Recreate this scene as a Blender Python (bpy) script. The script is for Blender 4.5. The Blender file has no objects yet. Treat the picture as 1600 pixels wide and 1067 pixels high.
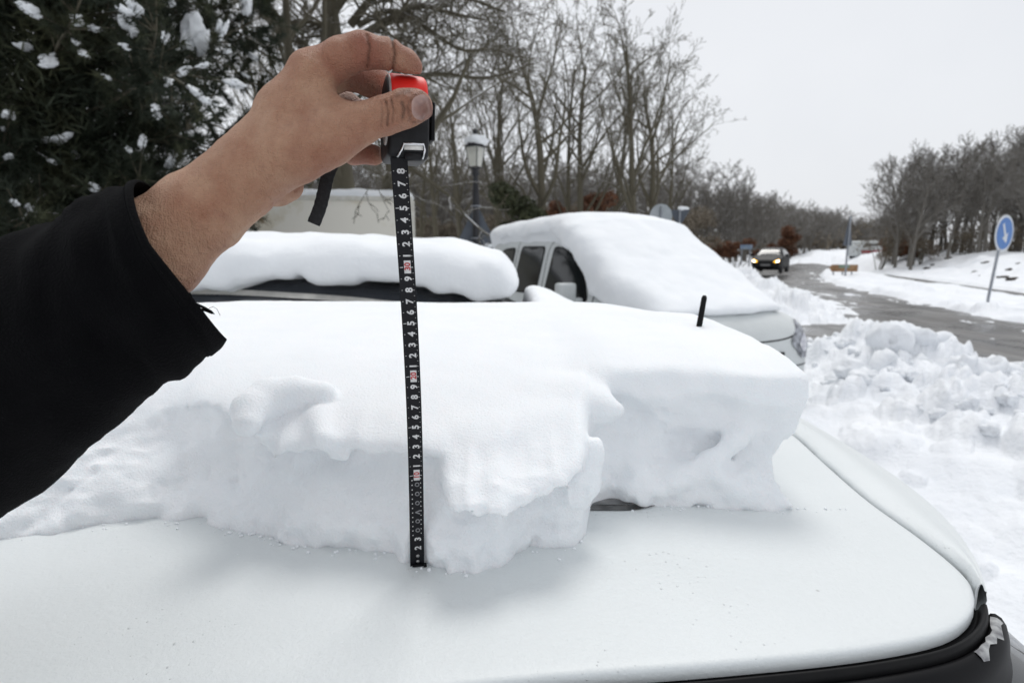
import bpy, bmesh, math, random
import numpy as np
from mathutils import Vector, Matrix
from mathutils.bvhtree import BVHTree
from mathutils.geometry import delaunay_2d_cdt

scene = bpy.context.scene
COL = scene.collection

# ------------------------------------------------------------------ camera, sky, sun, exposure
EYE = Vector((0.0, 0.0, 1.711))
PITCH = math.radians(9.3)
FPX = 1600 * 20.0 / 36.0
cam_data = bpy.data.cameras.new("camera")
cam_data.lens = 20.0
cam_data.sensor_width = 36.0
cam_data.clip_start = 0.02
cam_data.clip_end = 2000.0
cam_data.dof.use_dof = True
cam_data.dof.focus_distance = 0.52
cam_data.dof.aperture_fstop = 8.0
cam = bpy.data.objects.new("camera", cam_data)
COL.objects.link(cam)
cam.location = EYE
cam.rotation_euler = (math.radians(90) - PITCH, 0, 0)
scene.camera = cam

SUN_EL, SUN_AZ = math.radians(58), math.radians(15)      # azimuth clockwise from +Y
world = bpy.data.worlds.new("World")
scene.world = world
world.use_nodes = True
wn, wl = world.node_tree.nodes, world.node_tree.links
wn.clear()
w_out = wn.new("ShaderNodeOutputWorld")
w_bg = wn.new("ShaderNodeBackground")
w_sky = wn.new("ShaderNodeTexSky")
w_sky.sky_type = 'NISHITA'
w_sky.sun_disc = False
w_sky.sun_elevation = SUN_EL
w_sky.sun_rotation = SUN_AZ
w_sky.dust_density = 4.0
w_mix = wn.new("ShaderNodeMix")
w_mix.data_type = 'RGBA'
w_mix.inputs[0].default_value = 0.93                     # closed cloud cover over the sky
w_noise = wn.new("ShaderNodeTexNoise")
w_noise.inputs["Scale"].default_value = 2.2
w_noise.inputs["Detail"].default_value = 5.0
w_ramp = wn.new("ShaderNodeValToRGB")
w_ramp.color_ramp.elements[0].position = 0.25
w_ramp.color_ramp.elements[0].color = (7.9, 8.15, 8.6, 1)
w_ramp.color_ramp.elements[1].position = 0.8
w_ramp.color_ramp.elements[1].color = (9.1, 9.3, 9.6, 1)
wl.new(w_noise.outputs["Fac"], w_ramp.inputs["Fac"])
wl.new(w_sky.outputs["Color"], w_mix.inputs[6])
wl.new(w_ramp.outputs["Color"], w_mix.inputs[7])
wl.new(w_mix.outputs[2], w_bg.inputs["Color"])
w_bg.inputs["Strength"].default_value = 0.1
wl.new(w_bg.outputs["Background"], w_out.inputs["Surface"])

sun_data = bpy.data.lights.new("sun", 'SUN')
sun_data.energy = 1.35
sun_data.angle = math.radians(22)
sun_data.color = (1.0, 0.975, 0.94)
sun = bpy.data.objects.new("sun", sun_data)
COL.objects.link(sun)
sun_dir = Vector((math.sin(SUN_AZ) * math.cos(SUN_EL), math.cos(SUN_AZ) * math.cos(SUN_EL), math.sin(SUN_EL)))
sun.rotation_euler = sun_dir.to_track_quat('Z', 'Y').to_euler()
sun.location = (0, 0, 30)

scene.view_settings.view_transform = 'Standard'
scene.view_settings.look = 'None'
scene.view_settings.gamma = 1.0
scene.view_settings.exposure = 0.0
scene.view_settings.use_curve_mapping = False

# ------------------------------------------------------------------ helpers
CF = Vector((0, math.cos(PITCH), -math.sin(PITCH)))
CU = Vector((0, math.sin(PITCH), math.cos(PITCH)))
CR = Vector((1, 0, 0))

def ray(px, py):
    return CF + CR * ((px - 800.0) / FPX) + CU * ((533.5 - py) / FPX)

def P(px, py, depth):
    return EYE + ray(px, py) * depth

def on_z(px, py, z):
    d = ray(px, py)
    return EYE + d * ((z - EYE.z) / d.z)

def tag(o, label=None, cat=None, group=None, kind=None):
    if label: o["label"] = label
    if cat: o["category"] = cat
    if group: o["group"] = group
    if kind: o["kind"] = kind
    return o

def empty(name, loc=(0, 0, 0), rz=0.0):
    o = bpy.data.objects.new(name, None)
    o.empty_display_size = 0.1
    o.location = loc
    o.rotation_euler = (0, 0, rz)
    COL.objects.link(o)
    return o

def link(name, me, mat=None, parent=None, smooth=True):
    o = bpy.data.objects.new(name, me)
    COL.objects.link(o)
    if mat is not None:
        me.materials.clear()
        me.materials.append(mat)
    if smooth and len(me.polygons):
        me.polygons.foreach_set("use_smooth", np.ones(len(me.polygons), dtype=bool))
    if parent is not None:
        o.parent = parent
    return o

def np_mesh(name, V, F):
    """V (n,3) array, F (m,3) or (m,4) int array"""
    V = np.asarray(V, dtype=np.float32); F = np.asarray(F, dtype=np.int32)
    me = bpy.data.meshes.new(name)
    k = F.shape[1]
    me.vertices.add(len(V)); me.vertices.foreach_set("co", V.ravel())
    me.loops.add(F.size); me.loops.foreach_set("vertex_index", F.ravel())
    me.polygons.add(len(F))
    me.polygons.foreach_set("loop_start", np.arange(0, F.size, k, dtype=np.int32))
    me.polygons.foreach_set("loop_total", np.full(len(F), k, dtype=np.int32))
    me.update(calc_edges=True)
    me.validate()
    return me

def bm_mesh(name, bm):
    me = bpy.data.meshes.new(name)
    bmesh.ops.recalc_face_normals(bm, faces=bm.faces)
    bm.to_mesh(me); bm.free()
    return me

def add_box(bm, c, s, rot=None):
    r = bmesh.ops.create_cube(bm, size=1.0)
    M = Matrix.Translation(c) @ (rot.to_4x4() if rot is not None else Matrix.Identity(4)) @ Matrix.Diagonal((s[0], s[1], s[2], 1))
    bmesh.ops.transform(bm, matrix=M, verts=r["verts"])
    return r["verts"]

def bevel_all(bm, w, seg=2, angle=0.6):
    es = [e for e in bm.edges if len(e.link_faces) == 2 and e.calc_face_angle(0) > angle]
    if es:
        bmesh.ops.bevel(bm, geom=es, offset=w, segments=seg, affect='EDGES', profile=0.5)

def add_tube(bm, pts, radii, n=8, cap=True):
    pts = [Vector(p) for p in pts]
    rings = []
    up = None
    for i, p in enumerate(pts):
        a = pts[max(i - 1, 0)]; b = pts[min(i + 1, len(pts) - 1)]
        t = (b - a).normalized()
        if up is None:
            up = Vector((0, 0, 1)) if abs(t.z) < 0.9 else Vector((1, 0, 0))
        s = t.cross(up).normalized(); u = s.cross(t).normalized(); up = u
        r = radii[i] if hasattr(radii, "__len__") else radii
        rings.append([bm.verts.new(p + (s * math.cos(2 * math.pi * k / n) + u * math.sin(2 * math.pi * k / n)) * r) for k in range(n)])
    for i in range(len(rings) - 1):
        for k in range(n):
            bm.faces.new((rings[i][k], rings[i][(k + 1) % n], rings[i + 1][(k + 1) % n], rings[i + 1][k]))
    if cap:
        bm.faces.new(rings[0][::-1]); bm.faces.new(rings[-1])

def grid_faces(nu, nv, wrap_u=False):
    """faces of a grid of verts index = iu*nv + iv"""
    U = np.arange(nu if wrap_u else nu - 1)
    Vv = np.arange(nv - 1)
    iu, iv = np.meshgrid(U, Vv, indexing='ij')
    ju = (iu + 1) % nu
    return np.stack([iu * nv + iv, ju * nv + iv, ju * nv + iv + 1, iu * nv + iv + 1], -1).reshape(-1, 4)

def spline(ctrl, n):
    """Catmull-Rom through control points, n samples (any dimension)"""
    c = np.asarray(ctrl, float)
    t = np.concatenate([[0], np.cumsum(np.linalg.norm(np.diff(c, axis=0), axis=1) ** 0.5)])
    m = np.gradient(c, t, axis=0)
    q = np.linspace(0, t[-1], n)
    i = np.clip(np.searchsorted(t, q, side='right') - 1, 0, len(t) - 2)
    h = (t[i + 1] - t[i]); s = ((q - t[i]) / h)[:, None]; h = h[:, None]
    return (2*s**3 - 3*s**2 + 1) * c[i] + (s**3 - 2*s**2 + s) * h * m[i] + (-2*s**3 + 3*s**2) * c[i+1] + (s**3 - s**2) * h * m[i+1]

_TAB = np.random.RandomState(7).rand(32, 32, 32).astype(np.float32) * 2 - 1
def vnoise(x, y, z, scale, seed=0):
    """value noise in -1..1, feature size = scale (metres)"""
    o = seed * 7.31
    x = np.asarray(x, np.float32) / scale + o; y = np.asarray(y, np.float32) / scale + o * 1.7; z = np.asarray(z, np.float32) / scale + o * 0.6
    x, y, z = np.broadcast_arrays(x, y, z)
    xi = np.floor(x).astype(np.int32); yi = np.floor(y).astype(np.int32); zi = np.floor(z).astype(np.int32)
    fx = x - xi; fy = y - yi; fz = z - zi
    fx = fx*fx*fx*(fx*(fx*6-15)+10); fy = fy*fy*fy*(fy*(fy*6-15)+10); fz = fz*fz*fz*(fz*(fz*6-15)+10)
    def T(a, b, c): return _TAB[(xi + a) & 31, (yi + b) & 31, (zi + c) & 31]
    x00 = T(0,0,0)*(1-fx)+T(1,0,0)*fx; x10 = T(0,1,0)*(1-fx)+T(1,1,0)*fx
    x01 = T(0,0,1)*(1-fx)+T(1,0,1)*fx; x11 = T(0,1,1)*(1-fx)+T(1,1,1)*fx
    return (x00*(1-fy)+x10*fy)*(1-fz) + (x01*(1-fy)+x11*fy)*fz

def fbm(x, y, z, scale, octaves=3, gain=0.5, seed=0):
    r = 0; a = 1.0
    for k in range(octaves):
        r = r + a * vnoise(x, y, z, scale, seed + k); scale *= 0.5; a *= gain
    return r

def smin(a, b, k):
    h = np.clip(k - np.abs(a - b), 0, None) / k
    return np.minimum(a, b) - h * h * k * 0.25
def smax(a, b, k):
    return -smin(-a, -b, k)
def sstep(e0, e1, x):
    t = np.clip((x - e0) / (e1 - e0), 0, 1)
    return t * t * (3 - 2 * t)

def cone_sdf(X, Y, Z, a, b, ra, rb):
    bx, by, bz = b[0]-a[0], b[1]-a[1], b[2]-a[2]
    L = bx*bx + by*by + bz*bz + 1e-12
    h = np.clip(((X-a[0])*bx + (Y-a[1])*by + (Z-a[2])*bz) / L, 0, 1)
    return np.sqrt((X-a[0]-h*bx)**2 + (Y-a[1]-h*by)**2 + (Z-a[2]-h*bz)**2) - (ra + (rb-ra)*h)

def axes_grid(lo, hi, h):
    ax = [np.arange(lo[i], hi[i] + h, h, dtype=np.float32) for i in range(3)]
    X = ax[0][:, None, None]; Y = ax[1][None, :, None]; Z = ax[2][None, None, :]
    return X, Y, Z, (len(ax[0]), len(ax[1]), len(ax[2]))

def surface_nets(Fv, lo, h):
    ins = Fv < 0
    n = np.array(Fv.shape) - 1
    cnt = np.zeros(tuple(n), np.int8)
    for a in (0, 1):
        for b in (0, 1):
            for c in (0, 1):
                cnt += ins[a:a+n[0], b:b+n[1], c:c+n[2]]
    cells = np.argwhere((cnt > 0) & (cnt < 8))
    idx = np.full(tuple(n), -1, np.int32)
    idx[cells[:, 0], cells[:, 1], cells[:, 2]] = np.arange(len(cells))
    acc = np.zeros((len(cells), 3), np.float32); num = np.zeros(len(cells), np.float32)
    corners = [(a, b, c) for a in (0, 1) for b in (0, 1) for c in (0, 1)]
    for ca in corners:
        for ax in range(3):
            if ca[ax] == 0:
                cb = list(ca); cb[ax] = 1
                fa = Fv[cells[:, 0]+ca[0], cells[:, 1]+ca[1], cells[:, 2]+ca[2]]
                fb = Fv[cells[:, 0]+cb[0], cells[:, 1]+cb[1], cells[:, 2]+cb[2]]
                m = (fa < 0) != (fb < 0)
                t = np.where(m, fa / np.where(m, fa - fb, 1), 0)
                p = np.tile(np.array(ca, np.float32), (len(cells), 1)); p[:, ax] = t
                acc += p * m[:, None]; num += m
    V = (cells + acc / num[:, None]) * h + np.array(lo, np.float32)
    quads = []
    for ax in range(3):
        u, v = (ax + 1) % 3, (ax + 2) % 3
        sl0 = [slice(None)] * 3; sl1 = [slice(None)] * 3
        sl0[ax] = slice(0, -1); sl1[ax] = slice(1, None)
        A = ins[tuple(sl0)]; B = ins[tuple(sl1)]
        e = np.argwhere(A != B)
        e = e[(e[:, u] > 0) & (e[:, v] > 0) & (e[:, u] < n[u]) & (e[:, v] < n[v])]
        a_in = A[e[:, 0], e[:, 1], e[:, 2]]
        def cell(du, dv):
            q = e.copy(); q[:, u] += du; q[:, v] += dv
            return idx[q[:, 0], q[:, 1], q[:, 2]]
        c0, c1, c2, c3 = cell(-1, -1), cell(0, -1), cell(0, 0), cell(-1, 0)
        q = np.where(a_in[:, None], np.stack([c0, c1, c2, c3], 1), np.stack([c3, c2, c1, c0], 1))
        quads.append(q)
    return V, np.concatenate(quads)

def sdf_object(name, Fv, lo, h, mat, parent=None):
    V, Q = surface_nets(Fv, lo, h)
    return link(name, np_mesh(name, V, Q), mat, parent)

# ------------------------------------------------------------------ materials
def new_mat(name):
    m = bpy.data.materials.new(name); m.use_nodes = True
    n, l = m.node_tree.nodes, m.node_tree.links
    return m, n, l, n["Principled BSDF"]

def mat(name, col, rough=0.6, col2=None, scale=8.0, bump=0.0, bump_scale=60.0, metal=0.0, coat=0.0, detail=4.0, spec=None,
        subs=0.0, subs_r=(1, 1, 1), subs_scale=0.01, sheen=0.0, lo=0.35, hi=0.65, bump_dist=0.01, rough2=None):
    m, n, l, b = new_mat(name)
    b.inputs["Base Color"].default_value = (*col, 1)
    b.inputs["Roughness"].default_value = rough
    b.inputs["Metallic"].default_value = metal
    b.inputs["Coat Weight"].default_value = coat
    if spec is not None: b.inputs["Specular IOR Level"].default_value = spec
    if sheen:
        b.inputs["Sheen Weight"].default_value = sheen
        b.inputs["Sheen Roughness"].default_value = 0.6
    if subs:
        b.inputs["Subsurface Weight"].default_value = subs
        b.inputs["Subsurface Radius"].default_value = subs_r
        b.inputs["Subsurface Scale"].default_value = subs_scale
    tc = n.new("ShaderNodeTexCoord")
    if col2 is not None or rough2 is not None:
        t = n.new("ShaderNodeTexNoise"); t.inputs["Scale"].default_value = scale; t.inputs["Detail"].default_value = detail
        r = n.new("ShaderNodeMapRange"); r.inputs[1].default_value = lo; r.inputs[2].default_value = hi
        l.new(tc.outputs["Object"], t.inputs["Vector"]); l.new(t.outputs["Fac"], r.inputs[0])
        if col2 is not None:
            mx = n.new("ShaderNodeMix"); mx.data_type = 'RGBA'
            mx.inputs[6].default_value = (*col, 1); mx.inputs[7].default_value = (*col2, 1)
            l.new(r.outputs[0], mx.inputs[0]); l.new(mx.outputs[2], b.inputs["Base Color"])
        if rough2 is not None:
            r2 = n.new("ShaderNodeMapRange"); r2.inputs[3].default_value = rough; r2.inputs[4].default_value = rough2
            l.new(r.outputs[0], r2.inputs[0]); l.new(r2.outputs[0], b.inputs["Roughness"])
    if bump:
        t2 = n.new("ShaderNodeTexNoise"); t2.inputs["Scale"].default_value = bump_scale; t2.inputs["Detail"].default_value = 5.0
        bp = n.new("ShaderNodeBump"); bp.inputs["Strength"].default_value = bump; bp.inputs["Distance"].default_value = bump_dist
        l.new(tc.outputs["Object"], t2.inputs["Vector"]); l.new(t2.outputs["Fac"], bp.inputs["Height"]); l.new(bp.outputs["Normal"], b.inputs["Normal"])
    return m

M = {}
M["snow"] = mat("snow_near", (0.88, 0.90, 0.92), 0.75, (0.85, 0.875, 0.90), 9, bump=0.55, bump_scale=420, bump_dist=0.0028, spec=0.25,
                subs=0.35, subs_r=(0.75, 0.95, 1.0), subs_scale=0.012)
M["snow_far"] = mat("snow_ground", (0.87, 0.89, 0.915), 0.8, (0.80, 0.825, 0.86), 1.6, bump=0.5, bump_scale=26, bump_dist=0.03, spec=0.2)
M["snow_cap"] = mat("snow_cap", (0.88, 0.90, 0.92), 0.8, (0.84, 0.865, 0.89), 5, bump=0.4, bump_scale=55, bump_dist=0.006, spec=0.2)
M["rubber"] = mat("black_rubber", (0.004, 0.004, 0.005), 0.5, (0.007, 0.007, 0.007), 30, spec=0.15, bump=0.1, bump_scale=200, bump_dist=0.001)
M["trim"] = mat("black_trim", (0.004, 0.004, 0.005), 0.5, (0.006, 0.006, 0.007), 20, spec=0.12)
M["glass_dark"] = mat("dark_glass", (0.008, 0.010, 0.012), 0.06, spec=0.6, coat=0.3)
M["chrome"] = mat("chrome", (0.72, 0.72, 0.73), 0.16, (0.6, 0.6, 0.62), 50, metal=1.0)
M["metal_grey"] = mat("galvanised_metal", (0.33, 0.35, 0.38), 0.45, (0.26, 0.28, 0.31), 12, metal=0.6)
M["tyre"] = mat("tyre_rubber", (0.02, 0.02, 0.02), 0.85, (0.05, 0.05, 0.05), 20)
M["alloy"] = mat("alloy", (0.4, 0.41, 0.42), 0.35, (0.3, 0.3, 0.3), 20, metal=0.8)
# ------------------------------------------------------------------ the white hatchback whose roof fills the foreground
ROOF = 1.40
CY = 0.95                                   # car's centre line; the tail points to +X

def car_paint(name, col, col2, rough=0.32):
    m, n, l, b = new_mat(name)
    tc = n.new("ShaderNodeTexCoord")
    t = n.new("ShaderNodeTexNoise"); t.inputs["Scale"].default_value = 5.0; t.inputs["Detail"].default_value = 6.0
    l.new(tc.outputs["Object"], t.inputs["Vector"])
    mx = n.new("ShaderNodeMix"); mx.data_type = 'RGBA'
    mx.inputs[6].default_value = (*col, 1); mx.inputs[7].default_value = (*col2, 1)
    l.new(t.outputs["Fac"], mx.inputs[0])
    # specks of dirt and thawed droplets
    v = n.new("ShaderNodeTexVoronoi"); v.inputs["Scale"].default_value = 120.0
    l.new(tc.outputs["Object"], v.inputs["Vector"])
    nm = n.new("ShaderNodeTexNoise"); nm.inputs["Scale"].default_value = 9.0; nm.inputs["Detail"].default_value = 3.0
    l.new(tc.outputs["Object"], nm.inputs["Vector"])
    rad = n.new("ShaderNodeMapRange"); rad.inputs[1].default_value = 0.40; rad.inputs[2].default_value = 0.70
    rad.inputs[3].default_value = 0.0; rad.inputs[4].default_value = 0.20
    l.new(nm.outputs["Fac"], rad.inputs[0])
    sub = n.new("ShaderNodeMath"); sub.operation = 'SUBTRACT'
    l.new(rad.outputs[0], sub.inputs[0]); l.new(v.outputs["Distance"], sub.inputs[1])
    drop = n.new("ShaderNodeMapRange"); drop.inputs[1].default_value = 0.0; drop.inputs[2].default_value = 0.12
    l.new(sub.outputs[0], drop.inputs[0])
    v2 = n.new("ShaderNodeTexVoronoi"); v2.inputs["Scale"].default_value = 16.0
    l.new(tc.outputs["Object"], v2.inputs["Vector"])
    sp = n.new("ShaderNodeMapRange"); sp.inputs[1].default_value = 0.045; sp.inputs[2].default_value = 0.02
    l.new(v2.outputs["Distance"], sp.inputs[0])
    sel = n.new("ShaderNodeSeparateColor"); l.new(v2.outputs["Color"], sel.inputs[0])
    gate = n.new("ShaderNodeMath"); gate.operation = 'GREATER_THAN'; gate.inputs[1].default_value = 0.86
    l.new(sel.outputs[0], gate.inputs[0])
    spk = n.new("ShaderNodeMath"); spk.operation = 'MULTIPLY'
    l.new(sp.outputs[0], spk.inputs[0]); l.new(gate.outputs[0], spk.inputs[1])
    spf = n.new("ShaderNodeMath"); spf.operation = 'MULTIPLY'; spf.inputs[1].default_value = 0.6
    l.new(spk.outputs[0], spf.inputs[0])
    mx2 = n.new("ShaderNodeMix"); mx2.data_type = 'RGBA'; mx2.inputs[7].default_value = (0.16, 0.15, 0.13, 1)
    l.new(mx.outputs[2], mx2.inputs[6]); l.new(spf.outputs[0], mx2.inputs[0])
    l.new(mx2.outputs[2], b.inputs["Base Color"])
    bp = n.new("ShaderNodeBump"); bp.inputs["Strength"].default_value = 0.7; bp.inputs["Distance"].default_value = 0.0016
    fine_ = n.new("ShaderNodeTexNoise"); fine_.inputs["Scale"].default_value = 160.0; fine_.inputs["Detail"].default_value = 6.0; fine_.inputs["Roughness"].default_value = 0.7
    l.new(tc.outputs["Object"], fine_.inputs["Vector"])
    hs_ = n.new("ShaderNodeMath"); hs_.operation = 'MULTIPLY_ADD'; hs_.inputs[1].default_value = 0.9
    l.new(fine_.outputs["Fac"], hs_.inputs[0]); l.new(drop.outputs[0], hs_.inputs[2]); l.new(hs_.outputs[0], bp.inputs["Height"]); l.new(bp.outputs["Normal"], b.inputs["Normal"])
    b.inputs["Roughness"].default_value = rough
    b.inputs["Coat Weight"].default_value = 0.10; b.inputs["Coat Roughness"].default_value = 0.3
    return m
M["white_paint"] = car_paint("white_car_paint", (0.755, 0.785, 0.79), (0.63, 0.665, 0.67), 0.42)

car = tag(empty("parked_hatchback", (-0.4, CY, 0)),
          "white hatchback with a thick broken slab of snow on its roof, measured by the hand", "car")
car_inv = Matrix.Translation((0.4, -CY, 0))
def to_car(me):
    me.transform(car_inv); return me

half = [(-1.30, 0.62), (-1.22, 0.50), (-1.0, 0.41), (-0.6, 0.363), (-0.25, 0.352)]
half += [tuple(on_z(a, b_, ROOF - 0.009)[:2]) for a, b_ in ((870, 1063), (1150, 1041), (1360, 1017), (1470, 993), (1507, 972), (1522, 948), (1518, 918), (1500, 896), (1443, 850), (1359, 790), (1300, 739), (1245, 688))]
half += [(half[-1][0] + 0.001, CY)]
nh = spline(half, 150)
fr = spline([(-1.42, CY), (-1.40, 0.80), (-1.36, 0.70), (-1.30, 0.62)], 20)[:-1]
ol = np.concatenate([fr, nh])                                   # near half, front to tail
far_half = ol[::-1][1:-1].copy(); far_half[:, 1] = 2 * CY - far_half[:, 1]
OUT = np.concatenate([ol, far_half])                            # closed outline of the roof
def roof_z(x, y):
    v = np.abs(y - CY) / 0.58
    return ROOF + 0.003 - 0.008 * v ** 4 - 0.006 * np.clip((x - 0.0) / 0.45, 0, 2) ** 2 - 0.03 * np.clip((-0.7 - x) / 0.6, 0, 2) ** 2
def outline_normals(O):
    t = np.roll(O, -1, 0) - np.roll(O, 1, 0)
    t /= np.linalg.norm(t, axis=1)[:, None]
    nrm = np.stack([t[:, 1], -t[:, 0]], 1)
    c = O.mean(0)
    s = np.sign(((O - c) * nrm).sum(1)); s[s == 0] = 1
    return nrm * (1 if s.sum() > 0 else -1)
ON = outline_normals(OUT)
# roof skin: rings from the spine to the rolled edge
spine = np.stack([np.clip(OUT[:, 0], -0.9, 0.05), np.full(len(OUT), CY)], 1)
ts = np.concatenate([np.linspace(0.0, 0.9, 30), [0.94, 0.965, 0.98]])
rings = []
for t in ts:
    q = spine + (OUT - spine) * t
    rings.append(np.column_stack([q, roof_z(q[:, 0], q[:, 1])]))
for off, dz in ((-0.0045, 0.0), (-0.0022, -0.0006), (-0.0008, -0.0018), (0.0, -0.004), (0.0, -0.02)):
    q = OUT + ON * off
    rings.append(np.column_stack([q, roof_z(q[:, 0], q[:, 1]) + dz]))
R = np.stack(rings, 1)
me = np_mesh("roof", R.reshape(-1, 3), grid_faces(R.shape[0], R.shape[1], True))
link("roof", to_car(me), M["white_paint"], car)

def sweep_outline(name, prof, material, sel=None, parent=car, wob=0.0):
    idx = np.arange(len(OUT)) if sel is None else np.where(sel)[0]
    O = OUT[idx]; N_ = ON[idx]
    zz = roof_z(O[:, 0], O[:, 1])
    rr = []
    for d, z in prof:
        q = O + N_ * (d * 0.68)
        w_ = wob * vnoise(q[:, 0], q[:, 1], d, 0.03, 3) if wob else 0
        rr.append(np.column_stack([q, zz + z + w_]))
    A = np.stack(rr, 1)
    me = np_mesh(name, A.reshape(-1, 3), grid_faces(A.shape[0], A.shape[1], sel is None))
    return link(name, to_car(me), material, parent)
near_side = (OUT[:, 1] < CY) & (OUT[:, 0] > -1.25) & (OUT[:, 1] < 0.489)
far_side = (OUT[:, 1] > CY) & (OUT[:, 0] > -1.25) & (OUT[:, 1] > 2 * CY - 0.489)
for s in (near_side, far_side):
    g = sweep_outline("gutter_seal", [(0.0004, -0.012), (0.003, -0.017), (0.006, -0.015), (0.008, -0.010), (0.011, -0.0075), (0.014, -0.008),
                                       (0.016, -0.012), (0.0175, -0.018)], M["rubber"], s)
    sweep_outline("door_top_frame", [(0.016, -0.020), (0.019, -0.0155), (0.024, -0.0145), (0.031, -0.017), (0.037, -0.023), (0.041, -0.032),
                                      (0.043, -0.045), (0.047, -0.055)], M["trim"], s)
# glass house and lower body, as rings around the car
def ring_at(off, z, stretch_f=0.0, stretch_r=0.0):
    q = OUT + ON * off
    q = q.copy()
    q[:, 0] -= stretch_f * sstep(-0.6, -1.42, OUT[:, 0])
    q[:, 0] += stretch_r * sstep(0.2, 0.45, OUT[:, 0])
    return np.column_stack([q, np.full(len(q), z)])
def ring_loft(name, specs, material):
    A = np.stack([ring_at(*s) for s in specs], 1)
    me = np_mesh(name, A.reshape(-1, 3), grid_faces(A.shape[0], A.shape[1], True))
    return link(name, to_car(me), material, car)
ring_loft("side_glass", [(-0.004, 1.352, 0, 0.0), (0.045, 1.32, 0.05, 0.02), (0.10, 1.22, 0.18, 0.08), (0.18, 1.05, 0.40, 0.2), (0.235, 0.93, 0.55, 0.25)], M["glass_dark"])
ring_loft("body", [(0.20, 0.955, 0.5, 0.2), (0.245, 0.925, 0.6, 0.26), (0.285, 0.80, 1.15, 0.30), (0.30, 0.62, 1.25, 0.33), (0.285, 0.42, 1.25, 0.36), (0.25, 0.27, 1.2, 0.33), (0.1, 0.22, 1.0, 0.2)], M["white_paint"])
# hood lid closes the front of the body ring
hood = []
for i, x in enumerate(np.linspace(-2.62, -1.75, 12)):
    hood.append([(x, CY + y, 0.79 + 0.17 * sstep(-2.75, -1.8, x) - 0.05 * abs(y / 0.75) ** 4) for y in np.linspace(-0.74, 0.74, 12)])
me = np_mesh("hood", np.array(hood).reshape(-1, 3), grid_faces(12, 12)); link("hood", to_car(me), M["white_paint"], car)

def wheel_mesh(r, w):
    bm = bmesh.new()
    prof = [(r * 0.62, -w / 2), (r * 0.93, -w / 2), (r, -w * 0.32), (r, w * 0.32), (r * 0.93, w / 2), (r * 0.62, w / 2)]
    n = 28; rg = []
    for k in range(n):
        a = 2 * math.pi * k / n
        rg.append([bm.verts.new((p * math.cos(a), y, p * math.sin(a))) for p, y in prof])
    for k in range(n):
        for j in range(len(prof) - 1):
            bm.faces.new((rg[k][j], rg[(k + 1) % n][j], rg[(k + 1) % n][j + 1], rg[k][j + 1]))
    ty = bm_mesh("tyre", bm)
    bm = bmesh.new()
    for s in (-1, 1):
        c = bm.verts.new((0, s * w * 0.36, 0)); ring = []
        for k in range(n):
            a = 2 * math.pi * k / n
            ring.append(bm.verts.new((r * 0.64 * math.cos(a), s * w * (0.36 + (0.06 if k % 4 < 2 else -0.05)), r * 0.64 * math.sin(a))))
        for k in range(n):
            bm.faces.new((c, ring[k], ring[(k + 1) % n]))
    return ty, bm_mesh("rim", bm)
WHEEL = wheel_mesh(0.30, 0.19)
def add_wheels(parent, xs, ys, r=0.30):
    for x in xs:
        for y in ys:
            w = link("wheel", WHEEL[0], M["tyre"], parent); w.location = (x, y, r); w.scale = (r / 0.30, 1, r / 0.30)
            rm = link("rim", WHEEL[1], M["alloy"], w)
add_wheels(car, (0.30, -2.05), (-0.76, 0.76))

# sunroof: only a snowy corner of it shows under the slab
def rounded_rect(x0, x1, y0, y1, r, n=8):
    pts = []
    for cx, cy, a0 in ((x1 - r, y1 - r, 0), (x0 + r, y1 - r, 90), (x0 + r, y0 + r, 180), (x1 - r, y0 + r, 270)):
        for k in range(n + 1):
            a = math.radians(a0 + 90 * k / n)
            pts.append((cx + r * math.cos(a), cy + r * math.sin(a)))
    return pts
def flat_ring(name, outer, inner, zf_o, zf_i, material, parent):
    bm = bmesh.new()
    a = [bm.verts.new((x, y, float(roof_z(x, y)) + zf_o)) for x, y in outer]
    b = [bm.verts.new((x, y, float(roof_z(x, y)) + zf_i)) for x, y in inner]
    for k in range(len(a)):
        j = (k + 1) % len(a)
        bm.faces.new((a[k], a[j], b[j], b[k]))
    return link(name, to_car(bm_mesh(name, bm)), material, parent)
so = rounded_rect(-0.42, 0.215, 0.637, 2 * CY - 0.637, 0.085)
si = rounded_rect(-0.412, 0.207, 0.645, 2 * CY - 0.645, 0.078)
si2 = rounded_rect(-0.405, 0.200, 0.652, 2 * CY - 0.652, 0.072)
M["rubber_wet"] = mat("sunroof_rubber", (0.02, 0.02, 0.02), 0.4, (0.10, 0.10, 0.10), 60)
M["frosted"] = mat("frosted_sunroof_glass", (0.03, 0.03, 0.032), 0.3, (0.22, 0.22, 0.22), 45, detail=8)
sr = flat_ring("sunroof_seal", so, si, 0.0015, 0.004, M["rubber_wet"], car)
bm = bmesh.new(); vs = [bm.verts.new((x, y, float(roof_z(x, y)) + 0.0045)) for x, y in si]
c = bm.verts.new((-0.1, CY, ROOF + 0.009))
for k in range(len(vs)): bm.faces.new((vs[k], vs[(k + 1) % len(vs)], c))
link("sunroof", to_car(bm_mesh("sunroof", bm)), M["frosted"], car)

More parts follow.
